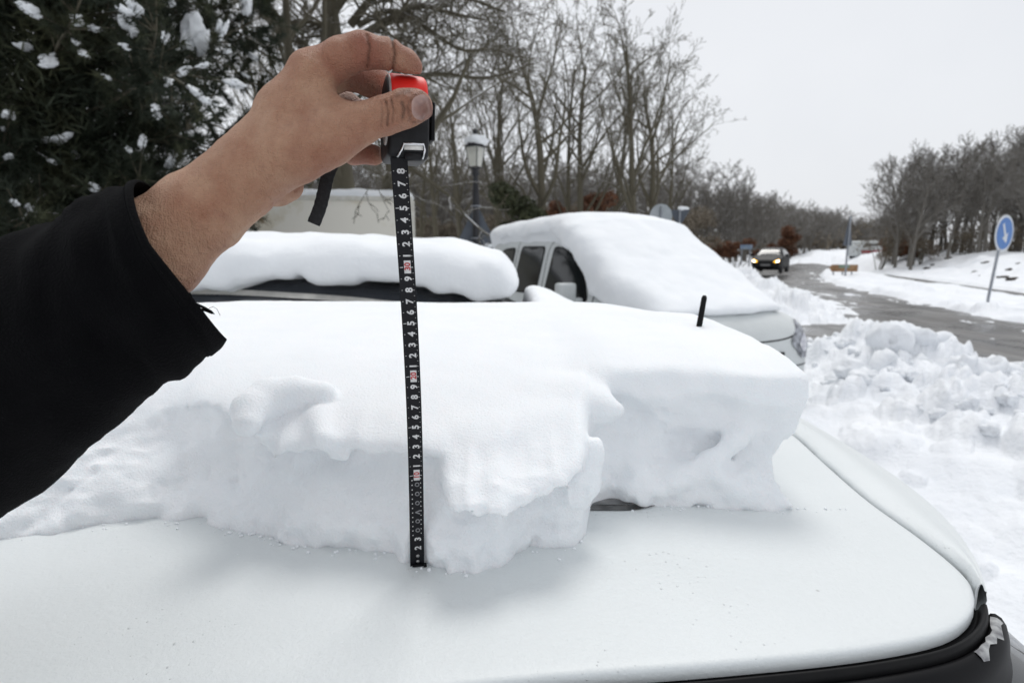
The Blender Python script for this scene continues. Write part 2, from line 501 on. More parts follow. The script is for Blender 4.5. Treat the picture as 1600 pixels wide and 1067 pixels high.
# tailgate spoiler, a panel bulging beyond the roof's rear edge
def tail_out(y):
    v = np.abs(y - CY) / 0.463
    return 0.552 - 0.108 * v ** 3.0
yy = CY + 0.462 * np.sin(np.linspace(-math.pi / 2, math.pi / 2, 70))
ss = np.concatenate([[0.0, 0.03, 0.06, 0.10], np.linspace(0.16, 0.9, 10), [0.94, 0.97, 0.99, 1.0]])
sp = []
for y in yy:
    k = np.argmin(np.abs(ol[:, 1] - (y if y <= CY else 2 * CY - y)) + (ol[:, 0] < 0.36) * 9 + (ol[:, 1] < 0.47) * 9)
    x0 = ol[k, 0] + 0.0030
    x1 = max(float(tail_out(y)), x0 + 0.0015)
    col_ = []
    for s in ss:
        x = x0 + (x1 - x0) * s
        z = float(roof_z(np.array(x0), np.array(y))) + 0.0005 - 0.003 * math.exp(-s * 60) + 0.007 * math.sin(min(s * 1.25, 1) * math.pi) - 0.006 * s ** 3 * (x1 - x0) / 0.09
        if s == 1.0: z -= 0.003
        col_.append((x, y, z))
    xe, ze = col_[-1][0], col_[-1][2]
    col_.insert(0, (x0, y, col_[0][2] - 0.03))
    for dx, dz in ((0.0015, -0.006), (0.0, -0.014), (-0.03, -0.03), (-0.0, -0.06)):
        col_.append((xe + dx, y, ze + dz))
    sp.append(col_)
sp = np.array(sp)
me = np_mesh("tailgate_spoiler", sp.reshape(-1, 3), grid_faces(sp.shape[0], sp.shape[1]))
link("tailgate_spoiler", to_car(me), M["white_paint"], car)
# dark gap under roof / spoiler joint
bm = bmesh.new()
gk = np.where((ol[:, 0] > 0.40) & (ol[:, 1] > 0.51))[0]
pa = [(ol[k, 0] - 0.002, ol[k, 1]) for k in gk]; pa += [(x, 2 * CY - y) for x, y in pa[::-1]]
a_ = [bm.verts.new((x, y, float(roof_z(x, y)) - 0.0055)) for x, y in pa]
b_ = [bm.verts.new((x + 0.0065, y, float(roof_z(x, y)) - 0.0055)) for x, y in pa]
for k in range(len(pa) - 1): bm.faces.new((a_[k], a_[k + 1], b_[k + 1], b_[k]))
link("joint_strip", to_car(bm_mesh("joint_strip", bm)), M["rubber"], car)

# pale remnant of adhesive tape / ice on the corner of the door frame
M["old_tape"] = mat("peeling_grey_tape", (0.42, 0.43, 0.43), 0.8, (0.16, 0.16, 0.17), 110, bump=0.4, bump_scale=160, bump_dist=0.002)
rs = np.random.RandomState(4)
tape_patch = []
for px_, py_ in ((1493, 1021), (1508, 1012), (1522, 1001), (1535, 989), (1545, 975)):
    tape_patch.append(on_z(px_, py_, ROOF - 0.028))
idxs = [int(np.argmin((OUT[:, 0] + ON[:, 0] * 0.035 - p.x) ** 2 + (OUT[:, 1] + ON[:, 1] * 0.035 - p.y) ** 2)) for p in tape_patch]
i0, i1 = min(idxs), max(idxs)
rows = []
for i in range(i0, i1 + 1):
    o_, n_ = OUT[i], ON[i]; z0 = float(roof_z(o_[0], o_[1]))
    f = (i - i0) / max(i1 - i0, 1)
    w0 = 0.0120 + 0.003 * rs.rand(); w1 = 0.018 + 0.008 * rs.rand() * (1 - 0.5 * f)
    row = []
    for s in np.linspace(0, 1, 5):
        d = w0 + (w1 - w0) * s
        z = np.interp(d, [0.0130, 0.0163, 0.0211, 0.0252, 0.0279, 0.0292], [-0.0155, -0.0145, -0.017, -0.023, -0.032, -0.045]) + 0.0012
        row.append((o_[0] + n_[0] * d, o_[1] + n_[1] * d, z0 + z))
    rows.append(row)
rows = np.array(rows)
link("tape_remnant", to_car(np_mesh("tape_remnant", rows.reshape(-1, 3), grid_faces(rows.shape[0], 5))), M["old_tape"], car)

# whip aerial stub near the tail of the roof, sticking out of the snow
a0 = Vector((0.305, CY, ROOF)); atop = P(1101, 462, 0.955); abase = P(1092, 512, 0.95)
dirn = (atop - abase).normalized(); foot = abase - dirn * ((abase.z - ROOF) / dirn.z)
bm = bmesh.new()
add_tube(bm, [foot, abase, atop - dirn * 0.004, atop], [0.006, 0.0048, 0.0045, 0.003], 10)
me = bm_mesh("aerial", bm); link("aerial", to_car(me), M["rubber"], car)

# ------------------------------------------------------------------ slab of snow on that roof
H = 0.0039
lo = np.array([-1.12, 0.44, -0.020]); hi = np.array([0.43, 1.50, 0.235])
X, Y, Z, shp = axes_grid(lo, hi, H)                       # Z is height above the roof
bot_px = [(-420, 880), (-220, 862), (-60, 850), (0, 845), (60, 836), (110, 828), (165, 822), (230, 819), (300, 819), (345, 824), (400, 836), (450, 850),
          (520, 858), (580, 860), (615, 866), (640, 880), (680, 890), (740, 894), (785, 886), (806, 868), (830, 862), (880, 858), (905, 852)]
bp_ = np.array([on_z(a, b, ROOF)[:2] for a, b in bot_px])
bx = np.concatenate([[-1.2], bp_[:, 0], [0.082, 0.094, 0.12, 0.30, 0.45]])
by = np.concatenate([[bp_[0, 1] + 0.02], bp_[:, 1], [0.60, 0.648, 0.656, 0.652, 0.655]])
xs = X[:, 0, 0]
yb = np.interp(xs, bx, by)
# set-back of the broken face above its foot: rows are heights, columns are stations along the car
zt = np.array([0.0, 0.02, 0.045, 0.075, 0.10, 0.118, 0.135, 0.16, 0.20])
st = {-1.1: [0, .006, .03, .05, .06, .06, .08, .12, .2],
      -0.55: [0, .006, .030, .055, .070, .075, .09, .13, .2],
      -0.40: [0, .010, .040, .075, .085, .080, .08, .12, .2],
      -0.32: [0, .010, .040, .070, .070, .055, .06, .10, .2],
      -0.25: [0, .003, .022, .040, .040, .030, .025, .08, .2],
      -0.16: [0, .003, .020, .036, .034, .026, .03, .10, .22],
      -0.09: [0, .004, .018, .034, .036, .034, .05, .12, .24],
      -0.03: [0, .004, .020, .036, .042, .044, .06, .13, .25],
      0.05: [0, .002, .010, .020, .028, .030, .04, .10, .22],
      0.085: [0, .000, .004, .010, .020, .020, .03, .05, .12],
      0.125: [0, .002, .020, .034, .040, .040, .030, .03, .06],
      0.22: [0, .012, .034, .050, .050, .038, .018, .022, .05],
      0.31: [0, .012, .030, .040, .042, .034, .018, .022, .05],
      0.43: [0, .010, .020, .026, .026, .020, .014, .022, .05]}
sx = np.array(list(st)); sv = np.array(list(st.values()))
tab = np.stack([np.interp(xs, sx, sv[:, k]) for k in range(len(zt))], 1)         # (nx, nzt)
zs_ = Z[0, 0, :]
setb = np.stack([np.interp(zs_, zt, tab[i]) for i in range(len(xs))])            # (nx, nz)
ker = np.array([1, 4, 6, 4, 1]) / 16.0
for _ in range(1):
    setb = np.apply_along_axis(lambda v: np.convolve(np.pad(v, 2, mode='edge'), ker, 'valid'), 1, setb)
Yf = yb[:, None] + setb
def ledge(Xc, zlip, amt, x0, x1, thick):
    """a lip of snow jutting from the face: sharp ragged underside, rounded top"""
    global Yf
    zl = np.interp(xs, Xc, zlip) + 0.004 * vnoise(xs, 0.0, 0.0, 0.018, 41) + 0.003 * vnoise(xs, 0.0, 0.0, 0.007, 42)
    am = np.interp(xs, Xc, amt) * sstep(x0 - 0.012, x0 + 0.012, xs) * sstep(x1 + 0.012, x1 - 0.012, xs)
    zz = zs_[None, :] - zl[:, None]
    Yf = Yf - am[:, None] * sstep(-0.004, 0.0035, zz) * (1 - sstep(thick * 0.35, thick * 1.8, zz))
ledge([-0.30, -0.25, -0.2, -0.15, -0.08], [0.098, 0.092, 0.101, 0.099, 0.106], [0.030, 0.036, 0.030, 0.030, 0.016], -0.285, -0.075, 0.022)
ledge([-0.08, -0.05, -0.01, 0.03, 0.06, 0.09], [0.084, 0.070, 0.064, 0.072, 0.085, 0.105], [0.030, 0.046, 0.054, 0.048, 0.034, 0.016], -0.068, 0.086, 0.026)
ledge([-0.44, -0.40, -0.36, -0.28], [0.108, 0.116, 0.124, 0.112], [0.008, 0.014, 0.018, 0.016], -0.42, -0.27, 0.03)
Yf = Yf + 0.016 * vnoise(xs[:, None], zs_[None, :] * 1.4, 0.0, 0.085, 1) * sstep(0.0, 0.03, zs_)[None, :]
Yf = Yf + 0.006 * vnoise(xs[:, None], zs_[None, :] * 1.5, 1.0, 0.035, 2)
# notch between the two blocks above the sunroof corner: the left block's upper layer juts out as a beak
top = (0.118 + 0.050 * sstep(0.50, 0.80, Y[0]) + 0.022 * sstep(0.75, 1.1, Y[0]) - 0.05 * sstep(1.28, 1.48, Y[0]))[None, :, 0] * np.ones((len(xs), 1))
top = top + 0.012 * sstep(0.06, 0.13, xs)[:, None] * (1 - sstep(0.8, 1.05, Y[0, :, 0]))[None, :]
top = top - 0.018 * sstep(0.18, 0.38, xs)[:, None] * sstep(1.0, 1.3, Y[0, :, 0])[None, :]
top = top - 0.055 * sstep(-0.26, -0.56, xs)[:, None] * (1 - sstep(0.62, 0.90, Y[0, :, 0]))[None, :]
top = top + 0.004 * vnoise(xs[:, None], Y[0, :, 0][None, :], 0.3, 0.22, 5) + 0.0006 * vnoise(xs[:, None], Y[0, :, 0][None, :], 0.3, 0.06, 6)
d_top = Z - top[:, :, None]
d_front = (Yf[:, None, :] - Y) * 0.92
xr = 0.340 + 0.008 * np.sin(Y * 9.0) - 0.10 * sstep(1.02, 1.45, Y) ** 1.5 + 0.026 * sstep(0.03, 0.14, Z) - 0.004 * np.exp(-((Z - 0.045) / 0.025) ** 2) + 0.005 * vnoise(Y, Z, 0.0, 0.08, 9)
d_rear = X - xr
krim = 0.036 - 0.024 * sstep(0.06, 0.13, X) + 0.05 * sstep(-0.3, -0.5, X)
D = smax(d_top, d_front, krim)
D = smax(D, d_rear, 0.014)
D = smax(D, (Y - 1.45) + 0.10 * sstep(0.1, 0.2, Z), 0.06)
D = smax(D, (-1.06 - X), 0.05)
def blob(pts, k, flat=1.0):
    """chain of round cones given as (px, py, height above roof, radius)"""
    global D
    q = []
    for a, b, h, r in pts:
        w = on_z(a, b, ROOF + h); q.append(((w.x, w.y, h), r))
    for (p0, r0), (p1, r1) in zip(q[:-1], q[1:]):
        D = smin(D, cone_sdf(X, Y, Z, p0, p1, r0, r1), k)
# curled tongue on the left, chipped lip, and the broken tongue right of the tape
blob([(386, 662, 0.131, 0.014), (392, 640, 0.140, 0.019), (420, 622, 0.146, 0.021), (460, 616, 0.147, 0.019), (505, 616, 0.146, 0.014)], 0.007)
blob([(500, 655, 0.124, 0.013), (505, 684, 0.116, 0.009)], 0.016)
blob([(528, 704, 0.100, 0.006), (540, 712, 0.096, 0.003)], 0.006)
blob([(840, 640, 0.112, 0.030), (900, 638, 0.116, 0.024), (940, 640, 0.120, 0.013), (964, 643, 0.121, 0.004)], 0.030)
blob([(880, 800, 0.03, 0.012), (905, 760, 0.06, 0.012), (928, 700, 0.10, 0.010)], 0.02)
# crumbs along the right block
blob([(1175, 655, 0.095, 0.006), (1150, 685, 0.078, 0.009), (1110, 720, 0.052, 0.010), (1060, 745, 0.036, 0.010)], 0.018)
blob([(1120, 700, 0.055, 0.008), (1165, 735, 0.035, 0.008)], 0.018)
blob([(1000, 752, 0.022, 0.020), (1080, 740, 0.028, 0.022)], 0.03)
blob([(1085, 770, 0.012, 0.012), (1150, 765, 0.012, 0.018), (1200, 770, 0.010, 0.012)], 0.03)
near = np.abs(D) < 0.03
ii = np.argwhere(near)
px_, py_, pz_ = xs[ii[:, 0]], Y[0, :, 0][ii[:, 1]], zs_[ii[:, 2]]
topw = sstep(-0.004, -0.034, np.broadcast_to(d_top, D.shape)[near]) # 1 away from the smooth top
low = 1 - sstep(0.02, 0.07, pz_)
nz = fbm(px_, py_, pz_, 0.034, 3, 0.55, 11)
rid = 1 - np.abs(vnoise(px_, py_, pz_ * 1.6, 0.02, 31))
D[near] += topw * ((0.0032 + 0.0036 * low) * nz + 0.0036 * low * vnoise(px_, py_, pz_, 0.011, 21) + 0.007 * vnoise(px_, py_, pz_, 0.06, 33) * sstep(-0.05, -0.25, px_) - 0.0055 * (rid ** 3) * sstep(-0.1, 0.5, vnoise(px_, py_, pz_, 0.11, 8))) + (1 - topw) * 0.0005 * nz
tp0 = on_z(652, 884, ROOF); tp1 = P(623, 244, 0.462)
D = smax(D, -(cone_sdf(X, Y, Z, (tp0.x, tp0.y - 0.002, 0.0), (tp1.x, tp1.y - 0.002, tp1.z - ROOF), 0.0105, 0.0105)), 0.006)
D = np.maximum(D, (-0.016 - Z))
rs_off = 0.0
snow_o = sdf_object("snow_slab", D.astype(np.float32), lo, H, M["snow"])
# settle the slab on the curved roof and place it in the world
me = snow_o.data
co = np.empty(len(me.vertices) * 3, np.float32); me.vertices.foreach_get("co", co); co = co.reshape(-1, 3)
co[:, 2] += roof_z(co[:, 0], co[:, 1]) - 0.0015
org = np.array([-0.3, CY, ROOF + 0.0])
me.vertices.foreach_set("co", (co - org).ravel().astype(np.float32)); me.update()
snow_o.location = org
tag(snow_o, "thick broken slab of white snow with a torn face lying on the white roof", "snow")
del D, d_top, d_front, d_rear, near

# crumbs fallen from the slab onto the paint
rs = np.random.RandomState(31)
ico = bmesh.new(); bmesh.ops.create_icosphere(ico, subdivisions=2, radius=1.0)
CV = np.array([v.co[:] for v in ico.verts]); CFc = np.array([[v.index for v in f.verts] for f in ico.faces]); ico.free()
VV, FF, base = [], [], 0
for k in range(150):
    x = rs.uniform(-0.62, 0.42); yb_ = np.interp(x, bx, by)
    y = yb_ - abs(rs.normal(0, 0.007)) - 0.0005 if k < 140 else yb_ - rs.uniform(0.0, 0.10)
    r = rs.uniform(0.0006, 0.0022) if k < 140 else rs.uniform(0.0006, 0.0014)
    p = CV * (1 + 0.35 * fbm(CV[:, 0], CV[:, 1], CV[:, 2], 0.8, 2, 0.5, k % 50))[:, None] * r * np.array([1, 1, 0.7])
    VV.append(p + np.array([x, y, float(roof_z(np.array(x), np.array(y))) + r * 0.35])); FF.append(CFc + base); base += len(CV)
cr_o = link("snow_crumbs", np_mesh("snow_crumbs", np.concatenate(VV), np.concatenate(FF)), M["snow_cap"])
tag(cr_o, "tiny crumbs of snow scattered on the white roof below the slab", "snow", kind="stuff")
# ------------------------------------------------------------------ steel tape held upright against the snow
tb = on_z(652, 884, ROOF + 0.0005)
tb.z = float(roof_z(tb.x, tb.y)) + 0.001
tt = P(623, 244, 0.462)
tdir = (tt - tb); TL = tdir.length; tdir = tdir / TL
tm = (tb + tt) / 2
tfront = (EYE - tm); tfront = (tfront - tdir * tfront.dot(tdir)).normalized()
tside = tdir.cross(tfront).normalized()
if tside.x < 0: tside = -tside
measure = tag(empty("tape_measure", tb), "tape measure with red topped black case, its black blade standing on the car roof", "tape measure")
def loc(v): return Vector(v) - tb
TWD = 0.0137
def tape_pt(s, u, lift=0.0):
    """s metres up the blade, u across (-1..1)"""
    bow = 0.0035 * math.sin(math.pi * min(s / TL, 1.0))
    return tb + tdir * s + tside * (u * TWD / 2 + bow) + tfront * (lift + 0.0014 * (abs(u) ** 2) )
M["blade"] = mat("black_tape_blade", (0.004, 0.004, 0.006), 0.42, (0.008, 0.008, 0.010), 200, rough2=0.55, spec=0.22)
M["print_white"] = mat("white_print", (0.62, 0.62, 0.62), 0.5, (0.5, 0.5, 0.5), 300)
M["print_grey"] = mat("grey_print", (0.22, 0.22, 0.23), 0.5, (0.15, 0.15, 0.16), 300)
M["print_red"] = mat("red_print", (0.45, 0.03, 0.03), 0.5, (0.35, 0.02, 0.02), 300)
NS, NU = 80, 7
V = [tape_pt(TL * 1.03 * i / (NS - 1), -1 + 2 * j / (NU - 1)) for i in range(NS) for j in range(NU)]
Vb = [tape_pt(TL * 1.03 * i / (NS - 1), -1 + 2 * j / (NU - 1), -0.0006) for i in range(NS) for j in range(NU)]
Vn = np.array([loc(v) for v in V] + [loc(v) for v in Vb])
g = grid_faces(NS, NU)
link("blade", np_mesh("blade", Vn, np.concatenate([g, g[:, ::-1] + NS * NU])), M["blade"], measure)

def glyph(txt, size):
    cu = bpy.data.curves.new("glyph", 'FONT'); cu.body = txt; cu.size = size; cu.align_x = 'CENTER'; cu.align_y = 'CENTER'
    cu.resolution_u = 3; cu.offset = size * 0.034
    o = bpy.data.objects.new("glyph", cu); COL.objects.link(o)
    bpy.context.view_layer.update()
    dg = bpy.context.evaluated_depsgraph_get()
    me = bpy.data.meshes.new_from_object(o.evaluated_get(dg))
    v = [tuple(a.co) for a in me.vertices]; f = [tuple(p.vertices) for p in me.polygons]
    bpy.data.objects.remove(o); bpy.data.meshes.remove(me); bpy.data.curves.remove(cu)
    xs_ = [a[0] for a in v]; ys_ = [a[1] for a in v]
    cx, cy = (min(xs_) + max(xs_)) / 2, (min(ys_) + max(ys_)) / 2
    return [(a[0] - cx, a[1] - cy) for a in v], f
GL = {ch: glyph(ch, 0.0084) for ch in "123456789<"}
GL["O"] = glyph("O", 0.0058)
for tens in ("10", "20", "30"): GL[tens] = glyph(tens, 0.0068)
class Print:
    def __init__(self): self.v = []; self.f = []
    def put(self, gl, s0, u0, lift, rot=True):
        v, f = gl; b = len(self.v)
        for x, y in v:                       # rotated a quarter turn: the digit's top points to the blade's left edge
            s, u = (s0 + x, u0 - y / (TWD / 2)) if rot else (s0 + y, u0 + x / (TWD / 2))
            self.v.append(loc(tape_pt(s, u, lift)))
        self.f += [tuple(b + k for k in q) for q in f]
    def rect(self, s0, s1, u0, u1, lift):
        b = len(self.v)
        for s, u in ((s0, u0), (s0, u1), (s1, u1), (s1, u0)): self.v.append(loc(tape_pt(s, u, lift)))
        self.f.append((b, b + 1, b + 2, b + 3))
    def build(self, name, m, kind=None):
        me = bpy.data.meshes.new(name); me.from_pydata([tuple(v) for v in self.v], [], self.f); me.update()
        o = link(name, me, m, measure, smooth=False)
        if kind: o["kind"] = kind
        return o
LIFT = 0.0003
CM = TL / 0.392 * 0.01
for c in range(2, 39):
    dg_ = c % 10
    pr = Print()
    if dg_ == 0:
        pr.rect(c * CM - 0.0052, c * CM + 0.0058, -0.30, 0.52, LIFT)
        ob = pr.build("tens_box", M["print_white"])
        p2 = Print(); p2.put(GL[str(c)], c * CM + 0.0008, 0.10, LIFT * 2)
        r_ = p2.build("tens_numeral", M["print_red"]); r_.parent = ob
    elif c in (2, 3) or c > 10:
        pr.put(GL[str(dg_)], c * CM, 0.12, LIFT)
        pr.build("numeral", M["print_white"])
    else:
        gl = GL["<"] if c == 6 else GL["O"]
        pr.put(gl, c * CM, 0.14, LIFT, rot=(c != 6))
        pr.build("printed_symbol", M["print_grey"])
tk = Print()
for k in range(10, int(TL / CM * 2) - 1):
    s = k * CM / 2; L_ = 0.16 if k % 2 == 0 else 0.09
    if k >= 20:
        tk.rect(s - 0.00022, s + 0.00022, 0.80 - L_, 0.80, LIFT)
        if k % 2 == 0: tk.rect(s - 0.00022, s + 0.00022, -0.80, -0.80 + L_ * 0.8, LIFT)
        if k % 10 == 0: tk.rect(s - 0.00028, s + 0.00028, -0.82, -0.42, LIFT); tk.rect(s - 0.00028, s + 0.00028, 0.55, 0.80, LIFT)
for k in range(7, 20):
    s = k * CM / 2
    tk.rect(s - 0.0006, s + 0.0006, -0.62, -0.48, LIFT); tk.rect(s + 0.0012, s + 0.0022, 0.55, 0.67, LIFT)
tk.build("graduation", M["print_white"], "stuff")
M["steel"] = mat("worn_steel", (0.42, 0.41, 0.40), 0.35, (0.2, 0.2, 0.2), 150, metal=0.9)
for s in (0.0042, 0.0105):
    bm = bmesh.new(); bmesh.ops.create_uvsphere(bm, u_segments=10, v_segments=6, radius=0.0019)
    bmesh.ops.transform(bm, matrix=Matrix.Translation(loc(tape_pt(s, 0.1, 0.0003))) @ tfront.to_track_quat('Z', 'Y').to_matrix().to_4x4() @ Matrix.Diagonal((1, 1, 0.4, 1)), verts=bm.verts)
    link("rivet", bm_mesh("rivet", bm), M["steel"], measure)
bm = bmesh.new()
rotm = Matrix((tside, tfront, tdir)).transposed()
add_box(bm, loc(tape_pt(0.0012, 0.15, 0.0012)), (TWD * 0.86, 0.0036, 0.0022), rotm)
add_box(bm, loc(tape_pt(0.0012, 1.12, 0.001)), (0.003, 0.004, 0.0026), rotm)
bevel_all(bm, 0.0004, 2)
link("end_hook", bm_mesh("end_hook", bm), M["trim"], measure, smooth=False)

# case: D-shaped profile (depth, height) extruded across its thickness
M["case_black"] = mat("case_black_rubber", (0.005, 0.005, 0.006), 0.48, (0.010, 0.010, 0.012), 120, spec=0.25, bump=0.15, bump_scale=900, bump_dist=0.0004)
M["case_red"] = mat("case_red_plastic", (0.72, 0.020, 0.014), 0.45, (0.62, 0.018, 0.013), 40, spec=0.3)
M["case_grey"] = mat("case_grey_edge", (0.36, 0.33, 0.31), 0.5, (0.25, 0.23, 0.22), 80)
az = math.radians(-71)
nf = Vector((math.cos(az), math.sin(az), 0.0)); nup = Vector((0.03, 0.02, 1)).normalized()
nf = (nf - nup * nf.dot(nup)).normalized(); ns = nup.cross(nf).normalized()
if ns.x < 0: ns = -ns                                     # ns points to the case's right
CASE = P(641, 179, 0.452)                                 # centre of the narrow front face
def cw(d, s, h): return loc(CASE - nf * d + ns * s + nup * h)
prof = [(0.0030, -0.0280), (0.0005, -0.0160), (0.0, -0.0040), (0.0008, 0.0100), (0.0040, 0.0210), (0.0100, 0.0285), (0.0190, 0.0325), (0.0320, 0.0330),
        (0.0440, 0.0300), (0.0530, 0.0225), (0.0575, 0.0100), (0.0580, -0.0100), (0.0560, -0.0240), (0.0500, -0.0315), (0.0300, -0.0335), (0.0120, -0.0335), (0.0060, -0.0320)]
def extrude_profile(name, prof, t0, t1, material, bev, keep=None, grow=0.0, seg=3):
    pr = np.array(spline(prof + [prof[0]], 64))[:-1]
    c = pr.mean(0); pr = c + (pr - c) * (1 + grow)
    if keep is not None: pr = np.array([p for p in pr if keep(p)])
    bm = bmesh.new()
    A = [bm.verts.new(cw(p[0], t0, p[1])) for p in pr]; B = [bm.verts.new(cw(p[0], t1, p[1])) for p in pr]
    for k in range(len(A)):
        j = (k + 1) % len(A); bm.faces.new((A[k], A[j], B[j], B[k]))
    bm.faces.new(A[::-1]); bm.faces.new(B)
    bmesh.ops.recalc_face_normals(bm, faces=bm.faces)
    bevel_all(bm, bev, seg, 0.9)
    return link(name, bm_mesh(name, bm), material, measure)
extrude_profile("case", prof, -0.0172, 0.0160, M["case_black"], 0.0035)
extrude_profile("red_cover", prof, -0.0160, 0.0152, M["case_red"], 0.0040, keep=lambda p: p[1] > 0.0065, grow=0.065)
bm = bmesh.new(); pr = np.array(spline(prof + [prof[0]], 80))[:-1]; c_ = pr.mean(0)
add_tube(bm, [cw(*(lambda q: (q[0], -0.0150, q[1]))(c_ + (p - c_) * 1.01)) for p in pr if p[1] > 0.004 and p[0] < 0.05], 0.0011, 6)
link("side_rim", bm_mesh("side_rim", bm), M["case_grey"], measure)
# bright mouth bracket on the lower front, lip below it
bm = bmesh.new()
def strip(bm, pts, w, lift):
    q = []
    for d, s, h in pts: q.append(cw(d - lift, s, h))
    add_tube(bm, q, w, 8)
strip(bm, [(0.0050, -0.0095, -0.0330), (0.0030, -0.0062, -0.0270), (0.0020, -0.0050, -0.0228), (0.0020, 0.0110, -0.0218), (0.0032, 0.0122, -0.0260), (0.0050, 0.0105, -0.0330)], 0.00105, 0.0012)
link("mouth_bracket", bm_mesh("mouth_bracket", bm), M["chrome"], measure)
bm = bmesh.new()
add_box(bm, (0, 0, 0), (1, 1, 1))
vs = [(-0.0042, -0.0270), (0.0108, -0.0262), (0.0104, -0.0226), (-0.0046, -0.0235)]
bm.free(); bm = bmesh.new()
F_ = [bm.verts.new(cw(0.0008 if h > -0.025 else 0.0020, s, h)) for s, h in vs]; B_ = [bm.verts.new(cw(0.006, s, h)) for s, h in vs]
for k in range(4): bm.faces.new((F_[k], F_[(k + 1) % 4], B_[(k + 1) % 4], B_[k]))
bm.faces.new(F_); bm.faces.new(B_[::-1]); bevel_all(bm, 0.0006, 2)
M["chrome_white"] = mat("bright_plate", (0.78, 0.77, 0.74), 0.4, (0.62, 0.61, 0.58), 300)
link("mouth_plate", bm_mesh("mouth_plate", bm), M["chrome_white"], measure)
bm = bmesh.new(); add_tube(bm, [cw(0.0035, -0.0040, -0.0322), cw(0.0035, 0.0090, -0.0316)], 0.0034, 10)
link("mouth_lip", bm_mesh("mouth_lip", bm), M["case_black"], measure)
# belt clip on the right flank, round boss on the left flank
bm = bmesh.new(); c_ = cw(0.018, 0.0195, -0.002)
vs = add_box(bm, (0, 0, 0), (0.024, 0.0035, 0.030), Matrix.Identity(3))
bmesh.ops.transform(bm, matrix=Matrix.Translation(c_) @ Matrix((nf, ns, nup)).transposed().to_4x4(), verts=bm.verts); bevel_all(bm, 0.001, 2)
link("belt_clip", bm_mesh("belt_clip", bm), M["trim"], measure, smooth=False)
bm = bmesh.new(); pts = []
for k in range(25):
    a = 2 * math.pi * k / 24; pts.append(cw(0.012 + 0.0085 * math.cos(a), -0.0178, -0.0135 + 0.0085 * math.sin(a)))
add_tube(bm, pts, 0.0012, 6, cap=False)
link("side_ring", bm_mesh("side_ring", bm), M["case_grey"], measure)
# wrist strap hanging behind the hand
stp = [P(540, 232, 0.50), P(524, 250, 0.492), P(513, 272, 0.484), P(507, 296, 0.48), P(500, 324, 0.478), P(490, 350, 0.478)]
sc_ = spline([tuple(p) for p in stp], 26)
A = []
for i, p in enumerate(sc_):
    t = Vector(sc_[min(i + 1, 25)] - sc_[max(i - 1, 0)]).normalized(); v = (EYE - Vector(p)).normalized()
    s = (t.cross(v)).normalized(); v2 = s.cross(t).normalized()
    w_ = 0.0053 * (1 + 0.04 * math.sin(i * 9.0))
    A.append([loc(Vector(p) + s * (w_ * a) + v2 * (0.0011 * b)) for a, b in ((-1, 0.4), (-0.8, 1), (0.8, 1), (1, 0.4), (1, -0.4), (0.8, -1), (-0.8, -1), (-1, -0.4), (-1, 0.4))])
A = np.array(A); me = np_mesh("wrist_strap", A.reshape(-1, 3), grid_faces(26, 9))
M["webbing"] = mat("black_webbing", (0.007, 0.007, 0.008), 0.85, (0.016, 0.016, 0.018), 400, bump=0.5, bump_scale=700, bump_dist=0.0008)
link("wrist_strap", me, M["webbing"], measure)

# ------------------------------------------------------------------ the arm: hand and forearm as one skin surface
person = tag(empty("person", P(-330, 860, 0.36)), "outstretched arm in a black fleece sleeve, bare hand pinching the tape measure", "person")
pinv = Matrix.Translation(-person.location)
Hh = 0.00125
J = {}
def cones(chain):
    out = []
    for (a, b) in zip(chain[:-1], chain[1:]):
        pa_, pb_ = P(*a[:3]), P(*b[:3]); out.append((pa_, pb_, a[3] * a[2] / FPX, b[3] * b[2] / FPX))
    return out
forearm = [(125, 496, 0.415, 74), (240, 392, 0.420, 72), (316, 330, 0.425, 60), (368, 289, 0.428, 53), (408, 254, 0.430, 48)]
thenar = [(400, 262, 0.425, 46), (457, 235, 0.420, 48), (510, 214, 0.418, 43), (556, 195, 0.420, 33)]
thumb = [(556, 195, 0.420, 33), (602, 180, 0.424, 28), (630, 171, 0.427, 27), (652, 166, 0.430, 24.5)]
meta = [[(408, 242, 0.428, 42), (446, 178, 0.424, 40), (489, 118, 0.424, 37)],
        [(404, 245, 0.446, 40), (446, 186, 0.450, 36), (478, 134, 0.452, 33)],
        [(409, 258, 0.462, 36), (450, 208, 0.474, 32), (478, 164, 0.482, 28)],
        [(414, 276, 0.470, 32), (454, 242, 0.490, 28), (480, 202, 0.504, 25)]]
index_f = [(489, 118, 0.424, 37), (530, 92, 0.426, 28), (566, 79, 0.430, 26), (606, 86, 0.440, 21.5), (633, 98, 0.449, 18.5), (643, 105, 0.453, 16.5)]
middle_f = [(478, 134, 0.452, 30), (540, 112, 0.476, 26), (580, 126, 0.494, 23), (604, 140, 0.506, 21)]
ring_f = [(478, 164, 0.482, 27), (536, 166, 0.510, 23), (580, 188, 0.520, 21), (606, 202, 0.520, 19)]
little_f = [(480, 202, 0.504, 25), (520, 218, 0.516, 21), (552, 236, 0.512, 18.5), (584, 243, 0.506, 15.5)]
web = [(496, 168, 0.424, 24), (520, 184, 0.424, 22)]
heel = [(412, 296, 0.458, 26), (438, 292, 0.470, 24), (454, 292, 0.476, 18)]
allc = [c for ch in (forearm, thenar, thumb, index_f, middle_f, ring_f, little_f, web, heel, *meta) for c in cones(ch)]
allp = [p for c in allc for p in c[:2]]
lo = np.array([min(p[i] for p in allp) - 0.046 for i in range(3)]); hi = np.array([max(p[i] for p in allp) + 0.03 for i in range(3)])
lo[0] = P(150, 400, 0.42).x
X, Y, Z, shp = axes_grid(lo, hi, Hh)
